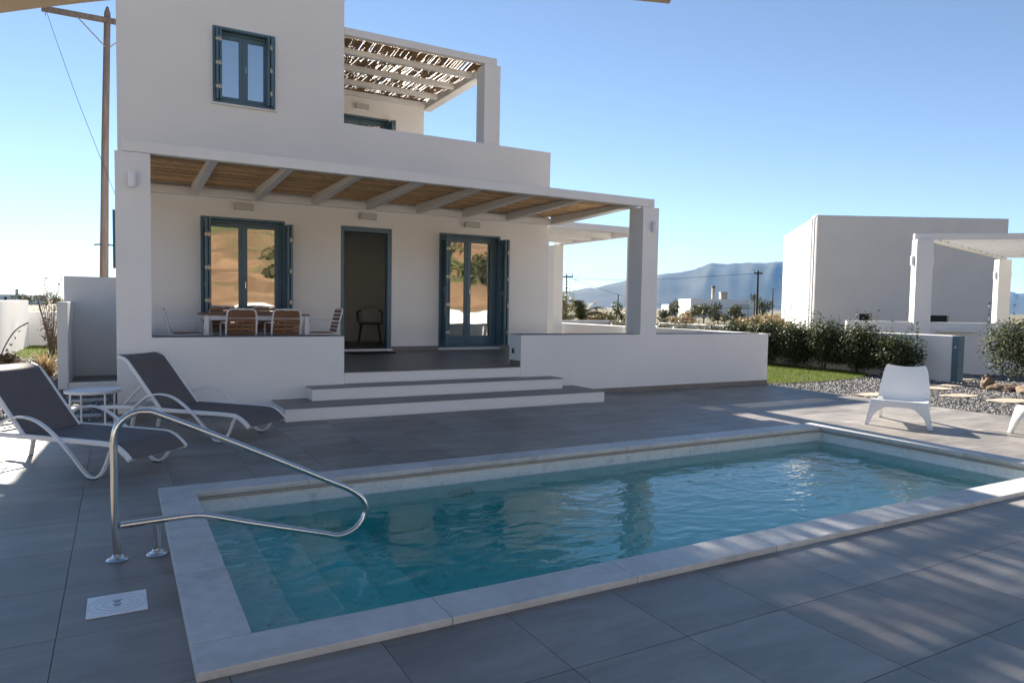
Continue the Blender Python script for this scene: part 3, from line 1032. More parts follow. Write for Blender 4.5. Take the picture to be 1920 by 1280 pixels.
MB().box(x0 - 0.02, x1 + 0.02, FY - 0.03, FY + 0.2, z0 - 0.03, z0 + 0.014).build('threshold', 'marble', house, bevel=0.004)
# shutter on the left side wall, seen edge-on past the pillar
sh = MB().box(-0.085, -0.005, 13.9, 13.94, 1.95, 2.95)
sh.build('shutter', 'blue', house, bevel=0.003)
# curtains behind the glass
def curtain(xa, xb, z0, z1, y):
    mb = MB(); n = 36
    vs = []; fs = []
    for k in range(n + 1):
        x = xa + (xb - xa) * k / n
        yy = y + 0.025 * math.sin(k * 1.35) + 0.01 * math.sin(k * 0.6)
        vs += [(x, yy, z0), (x, yy, z1)]
    for k in range(n):
        fs.append((2 * k, 2 * k + 2, 2 * k + 3, 2 * k + 1))
    mb.add(vs, fs)
    return mb.build('curtain', 'curtain', house, smooth=True, recalc=False)


curtain(6.02, 6.36, 0.62, 2.7, FY + 0.34)
curtain(2.02, 2.34, 0.62, 2.7, FY + 0.34)
curtain(1.18, 1.38, 0.62, 2.7, FY + 0.34)


# wall lamps --------------------------------------------------------
def box_lamp(x0, x1, z0, z1, y):
    o = MB().box(x0, x1, y - 0.10, y - 0.001, z0, z1).build('wall_lamp', 'lampbox', house, bevel=0.004)
    MB().box(x0 + 0.03, x1 - 0.03, y - 0.085, y - 0.015, z0 - 0.003, z0 - 0.0005).build('lens', 'lampwhite', o)


for a, b in ((1.62, 1.905), (3.66, 3.955), (5.67, 5.97)):
    box_lamp(a, b, 2.88, 2.985, FY)
box_lamp(4.45, 4.73, 5.58, 5.675, UB)


def tube_lamp(x, z, y, nx=0):
    o = MB().lathe([(0.040, -0.085), (0.043, -0.08), (0.043, 0.08), (0.040, 0.085)], c=(x, y - 0.055, z), n=20).build('wall_lamp', 'lampwhite', house, smooth=True)
    MB().box(x - 0.02, x + 0.02, y - 0.018, y - 0.001, z - 0.03, z + 0.03).build('bracket', 'lampwhite', o)


tube_lamp(0.145, 2.80, Y0)
tube_lamp(7.925, 2.80, Y0)

# upper pergola -----------------------------------------------------
MB().box(6.07, 6.41, FY + 0.001, FY + 0.34, 4.491, 5.978).build('pillar', 'stucco', house, bevel=0.012, segs=2)
MB().box(3.392, 6.335, FY + 0.012, FY + 0.13, 5.98, 6.108).build('fascia', 'trim', house, bevel=0.006)
MB().box(6.02, 6.22, FY + 0.341, UB + 0.10, 5.775, 5.915).build('rafter', 'trim', house, bevel=0.005)
for yy in (12.50, 13.33, 14.18):
    MB().box(3.392, 6.018, yy, yy + 0.10, 5.82, 5.915).build('rafter', 'trim', house, bevel=0.005)
MB().box(3.392, 6.018, UB - 0.11, UB - 0.002, 5.82, 5.915).build('wall_plate', 'trim', house, bevel=0.005)
reed = MB()


def reed_z(y):
    return 5.928 + 0.06 * max(0.0, min(1.0, (12.62 - y) / 0.4))


for zlay, miss in ((0.0, 0.05),):
  x = 3.40
  while x < 6.22:
    d = random.uniform(0.012, 0.020)
    if random.random() < 0.03:
        x += random.uniform(0.003, 0.010)
    ya = FY + 0.135 + random.uniform(0, 0.03)
    while ya < UB - 0.05:
        yb = min(ya + random.uniform(0.25, 0.9), UB - 0.01 + random.uniform(-0.1, 0.05))
        zc = zlay + random.uniform(-0.003, 0.006)
        sk = random.uniform(-0.006, 0.006)
        if random.random() > miss:
            reed.tube([(x, ya, zc + reed_z(ya)), (x + sk * 0.4, (ya + yb) / 2, zc + reed_z((ya + yb) / 2)), (x + sk, yb, zc + reed_z(yb))], d * 0.58, 5)
        ya = yb + random.uniform(0.0, 0.05)
    x += d * 1.0
tag(reed.build('reed_cover', 'reed', house, recalc=False), kind='stuff')

# side pergola behind the right corner --------------------------------
SPX, SPY0, SPY1 = 10.42, 12.90, 16.2
MB().box(7.572, SPX + 0.32, SPY0, SPY0 + 0.11, 3.13, 3.27).build('fascia', 'trim', house, bevel=0.006)
MB().box(SPX - 0.08, SPX + 0.05, SPY0 + 0.111, SPY1, 3.072, 3.21).build('fascia', 'trim', house, bevel=0.006)
for k in range(3):
    yy = SPY0 + 0.75 + 0.82 * k
    MB().box(7.572, SPX - 0.081, yy, yy + 0.10, 3.075, 3.19).build('rafter', 'trim', house, bevel=0.004)
for k in range(24):
    xx = 7.60 + 0.118 * k
    MB().box(xx, xx + 0.10, SPY0 + 0.112, SPY1, 3.212, 3.232).build('roof_board', 'trim', house)
for yy, xo in ((SPY0 + 0.0, 0.02), (SPY1 - 0.30, -0.28)):
    MB().box(SPX + xo, SPX + xo + 0.30, yy, yy + 0.30, FT1 + 0.001, 3.068).build('pillar', 'stucco', house, bevel=0.01)

# ================================================================ POOLSIDE THINGS
# stainless handrail standing in the plane Y = 4.325
hr = thing('pool_handrail', 'polished stainless steel handrail looping over the pool steps', 'handrail', (-0.021, 4.325, 0))
OX = 0.021
main = bez([(-0.021, 0, 0.01), (-0.030, 0, 0.20), (-0.033, 0, 0.55), (-0.032, 0, 0.66), (-0.008, 0, 0.745), (0.055, 0, 0.798), (0.128, 0, 0.806), (0.19, 0, 0.785),
            (0.44, 0, 0.665), (0.80, 0, 0.485), (1.124, 0, 0.318), (1.26, 0, 0.247), (1.345, 0, 0.172), (1.365, 0, 0.085), (1.31, 0, -0.002),
            (1.20, 0, -0.042), (1.06, 0, -0.004), (0.685, 0, 0.107), (0.46, 0, 0.178), (0.40, 0, 0.193), (0.33, 0, 0.199), (0.15, 0, 0.195), (-0.005, 0, 0.190)], 7)
MB().tube([(p.x + OX, 0, p.z) for p in main], 0.0195, 14, up=(0, 1, 0)).build('rail', 'steel', hr, smooth=True)
MB().tube([(0.172 + OX, 0.004, 0.008), (0.172 + OX, 0.004, 0.18)], 0.0195, 14).build('post', 'steel', hr, smooth=True)
for xx in (0.0, 0.193):
    MB().lathe([(0.055, 0.0), (0.056, 0.006), (0.048, 0.014), (0.030, 0.020), (0.026, 0.030), (0.0225, 0.032)], c=(xx, 0.0, 0.0005), n=28).build('flange', 'steel', hr, smooth=True)

# skimmer lid let into the deck
sk = thing('skimmer_lid', 'white rectangular skimmer lid set into the grey deck tiles', 'skimmer lid', (-0.021, 3.69, 0))
MB().box(-0.123, 0.123, -0.124, 0.124, 0.0004, 0.006).build('plate', 'plastic', sk, bevel=0.002)
for k, (rx, ry) in enumerate(((0.118, 0.105), (0.088, 0.078), (0.058, 0.050))):
    ring = [(rx * math.cos(a * math.pi / 20), ry * math.sin(a * math.pi / 20), 0.0062) for a in range(40)]
    MB().tube(ring, 0.0010, 5, closed=True).build('groove', 'groove', sk)
for yy in (0.022, -0.022):
    MB().lathe([(0.014, 0.006), (0.014, 0.0072), (0.009, 0.0075)], c=(0.0, yy, 0), n=14).build('finger_hole', 'outlet', sk)
    MB().box(-0.020, 0.020, yy + 0.010, yy + 0.016, 0.006, 0.0072).build('slot', 'outlet', sk)


# sun loungers: u runs from the hinge towards the foot end
def make_lounger():
    t = thing('sun_lounger', 'x', 'sun lounger', (0, 0, 0), 0, 'sun loungers by the pool')
    W = 0.60
    rail = bez([(-1.55, 0, 0.265), (-1.2, 0, 0.285), (-0.78, 0, 0.285), (-0.3, 0, 0.283), (0.10, 0, 0.28), (0.20, 0, 0.262), (0.28, 0, 0.215), (0.335, 0, 0.165)], 6)
    for sgn in (-1, 1):
        y = sgn * W / 2
        MB().strip([(p.x, y, p.z) for p in rail], 0.028, 0.040, (0, 1, 0)).build('side_rail', 'alu', t, bevel=0.005)
        MB().strip([(p.x - 0.012, y - sgn * 0.048, p.z - 0.004) for p in rail[-14:]], 0.05, 0.022, (0, 1, 0)).build('end_trim', 'alu', t, bevel=0.005)
        arm = bez([(-1.08, y, 0.265), (-1.0, y, 0.34), (-0.86, y, 0.425), (-0.70, y, 0.452), (-0.54, y, 0.42), (-0.38, y, 0.325), (-0.22, y, 0.19), (-0.10, y, 0.07), (-0.03, y, 0.020),
                   (0.03, y, 0.016), (0.09, y, 0.055), (0.14, y, 0.14), (0.175, y, 0.225), (0.205, y, 0.262)], 6)
        MB().strip([(p.x, p.y + sgn * 0.034, p.z) for p in arm], 0.036, 0.018, (0, 1, 0)).build('arm', 'alu', t, bevel=0.004)
        MB().box(-0.03, 0.03, y + sgn * 0.034 - 0.018, y + sgn * 0.034 + 0.018, 0, 0.010).build('foot', 'dark', t)
        back = bez([(-0.78, y, 0.285), (-0.92, y, 0.44), (-1.06, y, 0.60), (-1.175, y, 0.73), (-1.235, y, 0.785), (-1.33, y, 0.815)], 6)
        MB().strip([(p.x, y - sgn * 0.034, p.z) for p in back], 0.026, 0.034, (0, 1, 0)).build('back_rail', 'alu', t, bevel=0.005)
        MB().strip([(-1.18, y * 0.62, 0.275), (-1.215, y * 0.62, 0.14), (-1.25, y * 0.62, 0.0)], 0.045, 0.020, (0, 1, 0)).build('rear_leg', 'alu', t, bevel=0.004)
        MB().strip([(-1.02, y * 0.86, 0.52), (-1.16, y * 0.86, 0.40), (-1.30, y * 0.86, 0.275)], 0.018, 0.012, (0, 1, 0)).build('back_prop', 'alu', t)
    for u, z in ((-1.53, 0.262), (-1.19, 0.272), (-0.25, 0.262)):
        MB().tube([(u, -W / 2, z), (u, W / 2, z)], 0.013, 8).build('cross_bar', 'alu', t)
    MB().tube([(-1.30, -W / 2 * 0.86, 0.275), (-1.30, W / 2 * 0.86, 0.275)], 0.010, 8).build('cross_bar', 'alu', t)

    def sling(path, name, hw, th=0.006, drop=0.006):
        mb = MB(); n = 8; m = len(path)
        vs = []; fs = []
        for layer in (0, 1):
            for p in path:
                for k in range(n + 1):
                    v = -1 + 2 * k / n
                    vs.append((p.x, v * hw, p.z + (0.012 - drop * (1 - v * v)) - layer * th))
        q = (n + 1)
        for i in range(m - 1):
            for k in range(n):
                fs.append((i * q + k, i * q + k + 1, (i + 1) * q + k + 1, (i + 1) * q + k))
                o = m * q
                fs.append((o + i * q + k, o + (i + 1) * q + k, o + (i + 1) * q + k + 1, o + i * q + k + 1))
        for i in range(m - 1):
            for k in (0, n):
                fs.append((i * q + k, (i + 1) * q + k, m * q + (i + 1) * q + k, m * q + i * q + k))
        for i in (0, m - 1):
            for k in range(n):
                fs.append((i * q + k, i * q + k + 1, m * q + i * q + k + 1, m * q + i * q + k))
        mb.add(vs, fs)
        return mb.build(name, 'sling', t, smooth=True)
    seat = [p for p in rail if p.x > -0.80]
    sling(seat, 'seat_sling', W / 2 - 0.012)
    bk = bez([(-0.78, 0, 0.290), (-0.92, 0, 0.445), (-1.06, 0, 0.605), (-1.175, 0, 0.735), (-1.235, 0, 0.79), (-1.345, 0, 0.822)], 6)
    sling(bk, 'back_sling', W / 2 - 0.045)
    return t


lo1 = make_lounger()
tag(lo1, 'charcoal sling sun lounger with white frame, by the terrace wall', 'sun lounger')
lo1.location = (1.10, 7.76, 0); lo1.rotation_euler = (0, 0, R(-46))
lo2 = copy_tree(lo1)
tag(lo2, 'charcoal sling sun lounger cut by the left picture edge, nearest the pool', 'sun lounger')
lo2.location = (0.04, 6.62, 0); lo2.rotation_euler = (0, 0, R(-45))

# round side table
st = thing('side_table', 'round white metal side table between the two sun loungers', 'side table', (-0.26, 8.86, 0))
MB().lathe([(0.262, 0.405), (0.268, 0.408), (0.270, 0.435), (0.266, 0.437), (0.262, 0.425), (0.05, 0.423)], n=40).build('tray_top', 'alu', st, smooth=True)
for a in (30, 120, 210, 300):
    x, y = 0.235 * math.cos(R(a)), 0.235 * math.sin(R(a))
    MB().tube([(x, y, 0.0), (x, y, 0.415)], 0.010, 8).build('leg', 'alu', st)
for z, rr in ((0.015, 0.235),):
    MB().tube([(rr * math.cos(k * math.pi / 16), rr * math.sin(k * math.pi / 16), z) for k in range(32)], 0.008, 6, closed=True).build('base_ring', 'alu', st)


# white moulded lounge chairs
def make_lounge_chair():
    t = thing('lounge_chair', 'x', 'chair', (0, 0, 0), 0, 'white plastic lounge chairs')
    # local: +x is the front, y sideways
    prof = [(0.335, 0.315, 0.31), (0.30, 0.338, 0.315), (0.20, 0.325, 0.315), (0.05, 0.292, 0.312), (-0.10, 0.262, 0.308), (-0.205, 0.262, 0.303), (-0.265, 0.30, 0.298),
            (-0.315, 0.40, 0.288), (-0.365, 0.52, 0.274), (-0.41, 0.63, 0.255), (-0.432, 0.695, 0.232), (-0.438, 0.71, 0.215)]
    n = 12
    vs = []; fs = []
    th = 0.022
    for layer in (0, 1):
        for i, (x, z, hw) in enumerate(prof):
            a = prof[max(i - 1, 0)]; b = prof[min(i + 1, len(prof) - 1)]
            tx, tz = b[0] - a[0], b[1] - a[1]
            L = math.hypot(tx, tz); nx, nz = tz / L, -tx / L         # points down/back
            if nz > 0 and i < 6: nx, nz = -nx, -nz
            if i >= 6 and nx > 0: nx, nz = -nx, -nz
            for k in range(n + 1):
                v = -1 + 2 * k / n
                edge = abs(v) ** 4
                dish = 0.020 * (1 - v * v)
                o = th * layer
                top = 0.012 * (abs(v) ** 2) if i >= 9 else 0
                vs.append((x + nx * (o + dish) , v * hw, z + nz * (o + dish) + edge * 0.006 + top))
    q = n + 1; m = len(prof)
    for i in range(m - 1):
        for k in range(n):
            fs.append((i * q + k, i * q + k + 1, (i + 1) * q + k + 1, (i + 1) * q + k))
            o = m * q
            fs.append((o + i * q + k, o + (i + 1) * q + k, o + (i + 1) * q + k + 1, o + i * q + k + 1))
    for i in range(m - 1):
        for k in (0, n):
            fs.append((i * q + k, (i + 1) * q + k, m * q + (i + 1) * q + k, m * q + i * q + k))
    for i in (0, m - 1):
        for k in range(n):
            fs.append((i * q + k, i * q + k + 1, m * q + i * q + k + 1, m * q + i * q + k))
    MB().add(vs, fs).build('seat_shell', 'plastic', t, bevel=0.0, smooth=True)
    # front apron with an arch between the legs
    ap = MB(); pts = []
    N = 14
    for k in range(N + 1):
        v = -1 + 2 * k / N
        arch = 0.243 if abs(v) < 0.35 else 0.243 - 0.42 * (abs(v) - 0.35) ** 2
        pts.append((v, arch))
    vs = []; fs = []
    for v, zb in pts:
        y = v * 0.312
        for x in (0.345, 0.318):
            vs += [(x, y, 0.322 + 0.004 * v * v), (x, y, zb)]
    for k in range(N):
        o = k * 4
        fs += [(o, o + 1, o + 5, o + 4), (o + 2, o + 6, o + 7, o + 3), (o, o + 4, o + 6, o + 2), (o + 1, o + 3, o + 7, o + 5)]
    fs += [(0, 2, 3, 1), (N * 4, N * 4 + 1, N * 4 + 3, N * 4 + 2)]
    ap.add(vs, fs).build('apron', 'plastic', t, smooth=True)
    for sgn in (-1, 1):
        # blade-like front leg flaring outwards
        lg = MB(); rings = []
        for z, xc, yc, wx, wy in ((0.325, 0.312, 0.235, 0.07, 0.155), (0.25, 0.322, 0.268, 0.064, 0.115), (0.15, 0.336, 0.308, 0.056, 0.078), (0.0, 0.352, 0.350, 0.044, 0.050)):
            rings.append([(xc + a * wx / 2, sgn * (yc + b * wy / 2), z) for a, b in ((-1, -1), (1, -1), (1, 1), (-1, 1))])
        vs = [p for r in rings for p in r]
        fs = [(i * 4 + k, i * 4 + (k + 1) % 4, i * 4 + 4 + (k + 1) % 4, i * 4 + 4 + k) for i in range(3) for k in range(4)] + [(0, 1, 2, 3), (15, 14, 13, 12)]
        lg.add(vs, fs).build('leg', 'plastic', t, bevel=0.009, segs=2, smooth=True)
        lg = MB(); rings = []
        for z, xc, yc, wx, wy in ((0.30, -0.235, 0.262, 0.10, 0.055), (0.2, -0.30, 0.268, 0.085, 0.05), (0.1, -0.375, 0.275, 0.07, 0.045), (0.0, -0.45, 0.282, 0.055, 0.04)):
            rings.append([(xc + a * wx / 2, sgn * (yc + b * wy / 2), z) for a, b in ((-1, -1), (1, -1), (1, 1), (-1, 1))])
        vs = [p for r in rings for p in r]
        lg.add(vs, fs).build('leg', 'plastic', t, bevel=0.009, segs=2, smooth=True)
        # side skirt joining seat edge and legs
        sk = MB()
        a = [(0.335, 0.318), (0.20, 0.325), (0.05, 0.295), (-0.10, 0.268), (-0.23, 0.275)]
        b = [(0.335, 0.24), (0.22, 0.272), (0.05, 0.252), (-0.12, 0.225), (-0.27, 0.20)]
        vs = []
        for (xa, za), (xb, zb) in zip(a, b):
            vs += [(xa, sgn * 0.312, za), (xb, sgn * 0.314, zb), (xa, sgn * 0.292, za), (xb, sgn * 0.294, zb)]
        fs2 = []
        for k in range(4):
            o = k * 4
            fs2 += [(o, o + 4, o + 5, o + 1), (o + 2, o + 3, o + 7, o + 6), (o, o + 2, o + 6, o + 4), (o + 1, o + 5, o + 7, o + 3)]
        fs2 += [(0, 1, 3, 2), (16, 18, 19, 17)]
        sk.add(vs, fs2).build('side_skirt', 'plastic', t, smooth=True)
    return t


ch = make_lounge_chair()
tag(ch, 'white plastic lounge chair on the sunlit deck by the pool corner', 'chair')
ch.location = (8.72, 5.36, 0); ch.rotation_euler = (0, 0, R(206.7))
ch2 = copy_tree(ch)
tag(ch2, 'white plastic lounge chair mostly cut off by the right picture edge', 'chair')
ch2.location = (9.58, 3.95, 0); ch2.rotation_euler = (0, 0, R(165))

# ================================================================ DINING SET ON THE TERRACE
def floor_z(y):
    return FT0 + (FT1 - FT0) * (y - Y0 - 0.03) / (FY - Y0 - 0.03)


tb = thing('dining_table', 'slatted hardwood dining table with white metal legs on the terrace', 'table', (1.76, 11.10, floor_z(11.1)))
for k in range(8):
    y = -0.40 + k * 0.101
    MB().box(-0.74, 0.74, y, y + 0.094, 0.668, 0.695).build('slat', 'teak', tb, bevel=0.003)
ap = MB()
ap.box(-0.70, 0.70, -0.385, -0.36, 0.605, 0.667); ap.box(-0.70, 0.70, 0.36, 0.385, 0.605, 0.667)
ap.box(-0.70, -0.675, -0.36, 0.36, 0.605, 0.667); ap.box(0.675, 0.70, -0.36, 0.36, 0.605, 0.667)
ap.build('apron', 'alu', tb)
for sx in (-1, 1):
    for sy in (-1, 1):
        MB().box(sx * 0.69 - 0.03, sx * 0.69 + 0.03, sy * 0.375 - 0.03, sy * 0.375 + 0.03, 0, 0.6675).build('leg', 'alu', tb, bevel=0.004)


def make_dining_chair():
    t = thing('dining_chair', 'x', 'chair', (0, 0, 0), 0, 'dining chairs round the terrace table')
    # local: faces +y
    W = 0.40
    fr = bez([(-W / 2, 0.21, 0.44), (-W / 2, -0.14, 0.425), (-W / 2, -0.205, 0.45), (-W / 2, -0.24, 0.60), (-W / 2 + 0.008, -0.285, 0.78), (-W / 2 + 0.03, -0.30, 0.845), (-W / 2 + 0.09, -0.305, 0.865),
              (W / 2 - 0.09, -0.305, 0.865), (W / 2 - 0.03, -0.30, 0.845), (W / 2 - 0.008, -0.285, 0.78), (W / 2, -0.24, 0.60), (W / 2, -0.205, 0.45), (W / 2, -0.14, 0.425), (W / 2, 0.21, 0.44)], 5)
    MB().tube(fr, 0.0125, 8).build('frame', 'alu', t, smooth=True)
    for sgn in (-1, 1):
        x = sgn * (W / 2 + 0.018)
        MB().tube(bez([(x, -0.262, 0.655), (x, -0.05, 0.655), (x, 0.14, 0.65), (x, 0.20, 0.625), (x, 0.225, 0.55), (x, 0.235, 0.30), (x, 0.245, 0.0)], 5), 0.0115, 8).build('arm', 'alu', t, smooth=True)
        MB().tube([(sgn * W / 2, -0.195, 0.44), (sgn * W / 2, -0.22, 0.22), (sgn * W / 2, -0.25, 0.0)], 0.0115, 8).build('leg', 'alu', t)
        MB().tube([(sgn * W / 2, 0.21, 0.44), (x, 0.231, 0.44)], 0.0105, 6).build('arm_joint', 'alu', t)
    for k in range(6):
        f = k / 5
        z = 0.49 + 0.066 * k
        y = -0.213 - 0.078 * f
        m = Matrix.Translation((0, y, z)) @ Matrix.Rotation(R(13), 4, 'X')
        MB().box(-W / 2 + 0.012, W / 2 - 0.012, 0.000, 0.016, -0.026, 0.026, m).build('back_slat', 'teak', t, bevel=0.003)
    for k in range(6):
        y = -0.13 + 0.063 * k
        MB().box(-W / 2 + 0.004, W / 2 - 0.004, y - 0.026, y + 0.026, 0.443, 0.459).build('seat_slat', 'teak', t, bevel=0.003)
    MB().tube([(-0.04, -0.302, 0.855), (0.04, -0.302, 0.855)], 0.008, 6).build('top_clip', 'alu', t)
    return t


dc = make_dining_chair()
for k, (x, y, a, lb) in enumerate(((1.49, 10.66, 0, 'slatted dining chair with its back to the pool, left of the front pair'),
                                   (2.10, 10.66, 0, 'slatted dining chair with its back to the pool, right of the front pair'),
                                   (0.83, 11.12, -90, 'slatted dining chair at the left end of the table by the pillar'),
                                   (2.76, 11.12, 90, 'slatted dining chair at the right end of the table by the front door'),
                                   (1.42, 11.56, 180, 'slatted dining chair at the far side against the window, left one'),
                                   (2.05, 11.56, 180, 'slatted dining chair at the far side against the window, right one'))):
    o = dc if k == 0 else copy_tree(dc)
    o.location = (x, y, floor_z(y)); o.rotation_euler = (0, 0, R(a)); o.scale = (1, 1, 0.9)
    tag(o, lb, 'chair')

mt = thing('door_mat', 'black door mat lying before the open front door', 'door mat', (3.78, 11.78, floor_z(11.78)))
MB().box(-0.40, 0.40, -0.22, 0.20, 0.003, 0.016).build('pad', 'dark', mt, bevel=0.004)

# seen through the front door
ic = thing('spindle_chair', 'dark wooden spindle-back chair with a pale cushion, inside the open door', 'chair', (4.55, 14.2, 0.582), R(160))
MB().box(-0.23, 0.23, -0.22, 0.22, 0.40, 0.44).build('seat', 'darkwood', ic, bevel=0.01)
for sx in (-1, 1):
    for sy in (-1, 1):
        MB().tube([(sx * 0.17, sy * 0.16, 0.40), (sx * 0.23, sy * 0.22, 0.0)], [0.02, 0.013], 8).build('leg', 'darkwood', ic)
    MB().tube([(sx * 0.23, -0.16, 0.44), (sx * 0.25, -0.1, 0.64)], 0.012, 8).build('arm_post', 'darkwood', ic)
    MB().tube([(sx * 0.25, 0.16, 0.44), (sx * 0.25, 0.16, 0.64)], 0.012, 8).build('arm_post', 'darkwood', ic)
MB().tube(bez([(0.25, 0.20, 0.65), (0.25, -0.08, 0.66), (0.17, -0.24, 0.70), (0, -0.28, 0.72), (-0.17, -0.24, 0.70), (-0.25, -0.08, 0.66), (-0.25, 0.20, 0.65)], 5), 0.018, 8).build('hoop_rail', 'darkwood', ic)
for k in range(9):
    x = -0.18 + 0.045 * k
    yb = -0.28 + 0.10 * (x / 0.2) ** 2
    MB().tube([(x * 0.9, -0.20, 0.44), (x, yb, 0.71)], 0.008, 6).build('spindle', 'darkwood', ic)
cu = thing('cushion', 'cream cushion leaning on the spindle chair inside the door', 'cushion', (4.52, 14.12, 1.03), R(160))
bm = bmesh.new(); bmesh.ops.create_uvsphere(bm, u_segments=20, v_segments=12, radius=1)
for v in bm.verts:
    x, y, z = v.co
    v.co = (math.copysign(abs(x) ** 0.55, x) * 0.19, y * 0.06 - 0.08 - 0.06 * z, math.copysign(abs(z) ** 0.55, z) * 0.17 + 0.165)
me = bpy.data.meshes.new('pillow'); bm.to_mesh(me); bm.free(); me.materials.append(MAT['cushion'])
for p in me.polygons: p.use_smooth = True
link('pillow', me, cu)
ba = thing('woven_basket', 'dark round woven basket on the floor inside the open door', 'basket', (3.72, 14.6, 0.582))
MB().lathe([(0.16, 0), (0.22, 0.08), (0.25, 0.22), (0.235, 0.36), (0.20, 0.43), (0.185, 0.43), (0.21, 0.34), (0.225, 0.2), (0.14, 0.03)], n=22).build('body', 'darkwood', ba, smooth=True)
MB().tube([(0.20 * math.cos(k * math.pi / 12), 0.20 * math.sin(k * math.pi / 12), 0.432) for k in range(24)], 0.014, 6, closed=True).build('rim', 'darkwood', ba)

# ================================================================ LEFT SIDE
hw = thing('shower_screen', 'pair of white half walls of the outdoor shower beside the house', 'half wall', (-0.77, 13.8, 0))
MB().box(-0.07, 0.07, -0.92, 0.76, 0, 1.365).build('low_wall', 'stucco', hw, bevel=0.008)
MB().box(-0.07, 0.768, 0.762, 0.90, 0, 1.81).build('tall_wall', 'stucco', hw, bevel=0.008)
MB().box(0.071, 0.735, -0.90, -0.78, 0, 0.10).build('curb', 'stucco', hw, bevel=0.006)
MB().box(0.071, 0.735, -0.779, 0.761, 0, 0.05).build('shower_floor', 'tile_dark', hw)

gw = thing('garden_wall', 'long white garden wall along the left edge of the plot', 'wall', (-2.42, 18.5, 0))
MB().box(-0.12, 0.12, -5.5, 6.2, -0.1, 1.345).build('wall_body', 'stucco', gw, bevel=0.01)
gb = thing('garden_wall', 'lower white garden wall closing the small lawn behind the shower', 'wall', (-1.0, 25.2, 0))
MB().box(-1.5, 3.0, -0.12, 0.12, -0.1, 1.0).build('wall_body', 'stucco2', gb, bevel=0.01)

up = thing('utility_pole', 'tall weathered wooden utility pole with a crossarm beside the tower', 'utility pole', (-0.40, 24.0, 0))
MB().tube([(0.0, 0, 0), (0.02, 0, 2.0), (0.09, 0.1, 6.0), (0.185, 0.2, 9.75), (0.19, 0.2, 9.95)], [0.125, 0.12, 0.10, 0.088, 0.03], 12).build('post', 'pole', up, smooth=True)
MB().box(-1.42, 1.65, 0.05, 0.17, 9.46, 9.60).build('crossarm', 'pole', up)
for sx in (-1, 1):
    MB().tube([(0.18 + sx * 0.75, 0.05, 9.46), (0.18 + sx * 0.05, 0.08, 8.75)], 0.018, 6).build('brace', 'outlet', up)
for x in (-1.33, 1.5):
    MB().lathe([(0.02, 0), (0.022, 0.10), (0.055, 0.12), (0.06, 0.20), (0.035, 0.25), (0.05, 0.28), (0.02, 0.33)], c=(x, 0.11, 9.60), n=12).build('insulator', 'darkwood', up)
    MB().tube([(x, 0.11, 9.35), (x, 0.11, 9.62)], 0.012, 6).build('pin', 'outlet', up)
MB().tube([(-0.22, 0, 3.0), (-0.02, -0.02, 3.02), (0.35, 0, 3.0)], 0.02, 6).build('band', 'dark', up)
MB().tube(bez([(-1.33, 0.11, 9.55), (-0.62, -1.2, 7.1), (0.05, -2.5, 5.0), (0.7, -3.8, 3.0)], 10), 0.006, 5).build('service_wire', 'dark', up)


# ================================================================ PLANTS
def leaves(mb, c, r, n, size, flat=1.0, asp=0.45, shell=0.35, up=0.3, clump=0):
    c = Vector(c)
    centres = [None]
    if clump:
        centres = []
        for _ in range(clump):
            d = Vector((random.gauss(0, 1), random.gauss(0, 1), random.gauss(0, 1))).normalized() * random.uniform(0.35, 0.95)
            centres.append(Vector((c.x + d.x * r[0] * 0.8, c.y + d.y * r[1] * 0.8, c.z + d.z * r[2] * 0.8)))
    for _ in range(n):
        d = Vector((random.gauss(0, 1), random.gauss(0, 1), random.gauss(0, 1)))
        d.normalize()
        rr = (shell + (1 - shell) * random.random()) ** 0.7
        cc = random.choice(centres)
        if cc is None:
            p = Vector((c.x + d.x * r[0] * rr, c.y + d.y * r[1] * rr, c.z + d.z * r[2] * rr))
        else:
            k = 0.42
            p = Vector((cc.x + d.x * r[0] * rr * k, cc.y + d.y * r[1] * rr * k, cc.z + d.z * r[2] * rr * k))
        if p.z < 0.02:
            continue
        nrm = (d + Vector((random.uniform(-.9, .9), random.uniform(-.9, .9), random.uniform(-.6, .9) + up))).normalized()
        t = nrm.orthogonal().normalized()
        t = (Matrix.Rotation(random.uniform(0, 6.28), 3, nrm) @ t)
        b = nrm.cross(t)
        s = size * random.uniform(0.6, 1.3); w = s * asp
        q = [p - t * s * 0.5, p + b * w * 0.5 - nrm * w * 0.12, p + t * s * 0.5 - nrm * s * 0.1, p - b * w * 0.5 - nrm * w * 0.12]
        mb.add(q, [(0, 1, 2), (0, 2, 3)])
    return mb


def shrub(name, x, y, r, h, n, size, mat, label, cat='shrub', group=None, clump=14, z0=0.0, stems=7, sprigs=0):
    t = thing(name, label, cat, (x, y, z0), 0, group)
    mb = leaves(MB(), (0, 0, h * 0.52), (r[0], r[1], h * 0.50), n, size, clump=clump)
    for _ in range(sprigs):
        a = random.uniform(0, 6.28); d = random.uniform(0.2, 0.9)
        bx, by = math.cos(a) * r[0] * d, math.sin(a) * r[1] * d
        hh = h * random.uniform(0.95, 1.22)
        for k in range(9):
            f = k / 8
            leaves(mb, (bx + f * 0.05, by, h * 0.7 + (hh - h * 0.7) * f), (0.035, 0.035, 0.03), 2, size * 0.9)
    mb.build('foliage', mat, t, recalc=False)
    sm = MB()
    for _ in range(stems):
        a = random.uniform(0, 6.28)
        ex, ey = math.cos(a) * r[0] * 0.7, math.sin(a) * r[1] * 0.7
        sm.tube(bez([(ex * 0.12, ey * 0.12, 0), (ex * 0.4, ey * 0.4, h * 0.35), (ex, ey, h * random.uniform(0.65, 0.9))], 3), [0.016 - 0.0018 * q for q in range(7)], 5)
    sm.build('stems', 'bark', t, recalc=False)
    return t


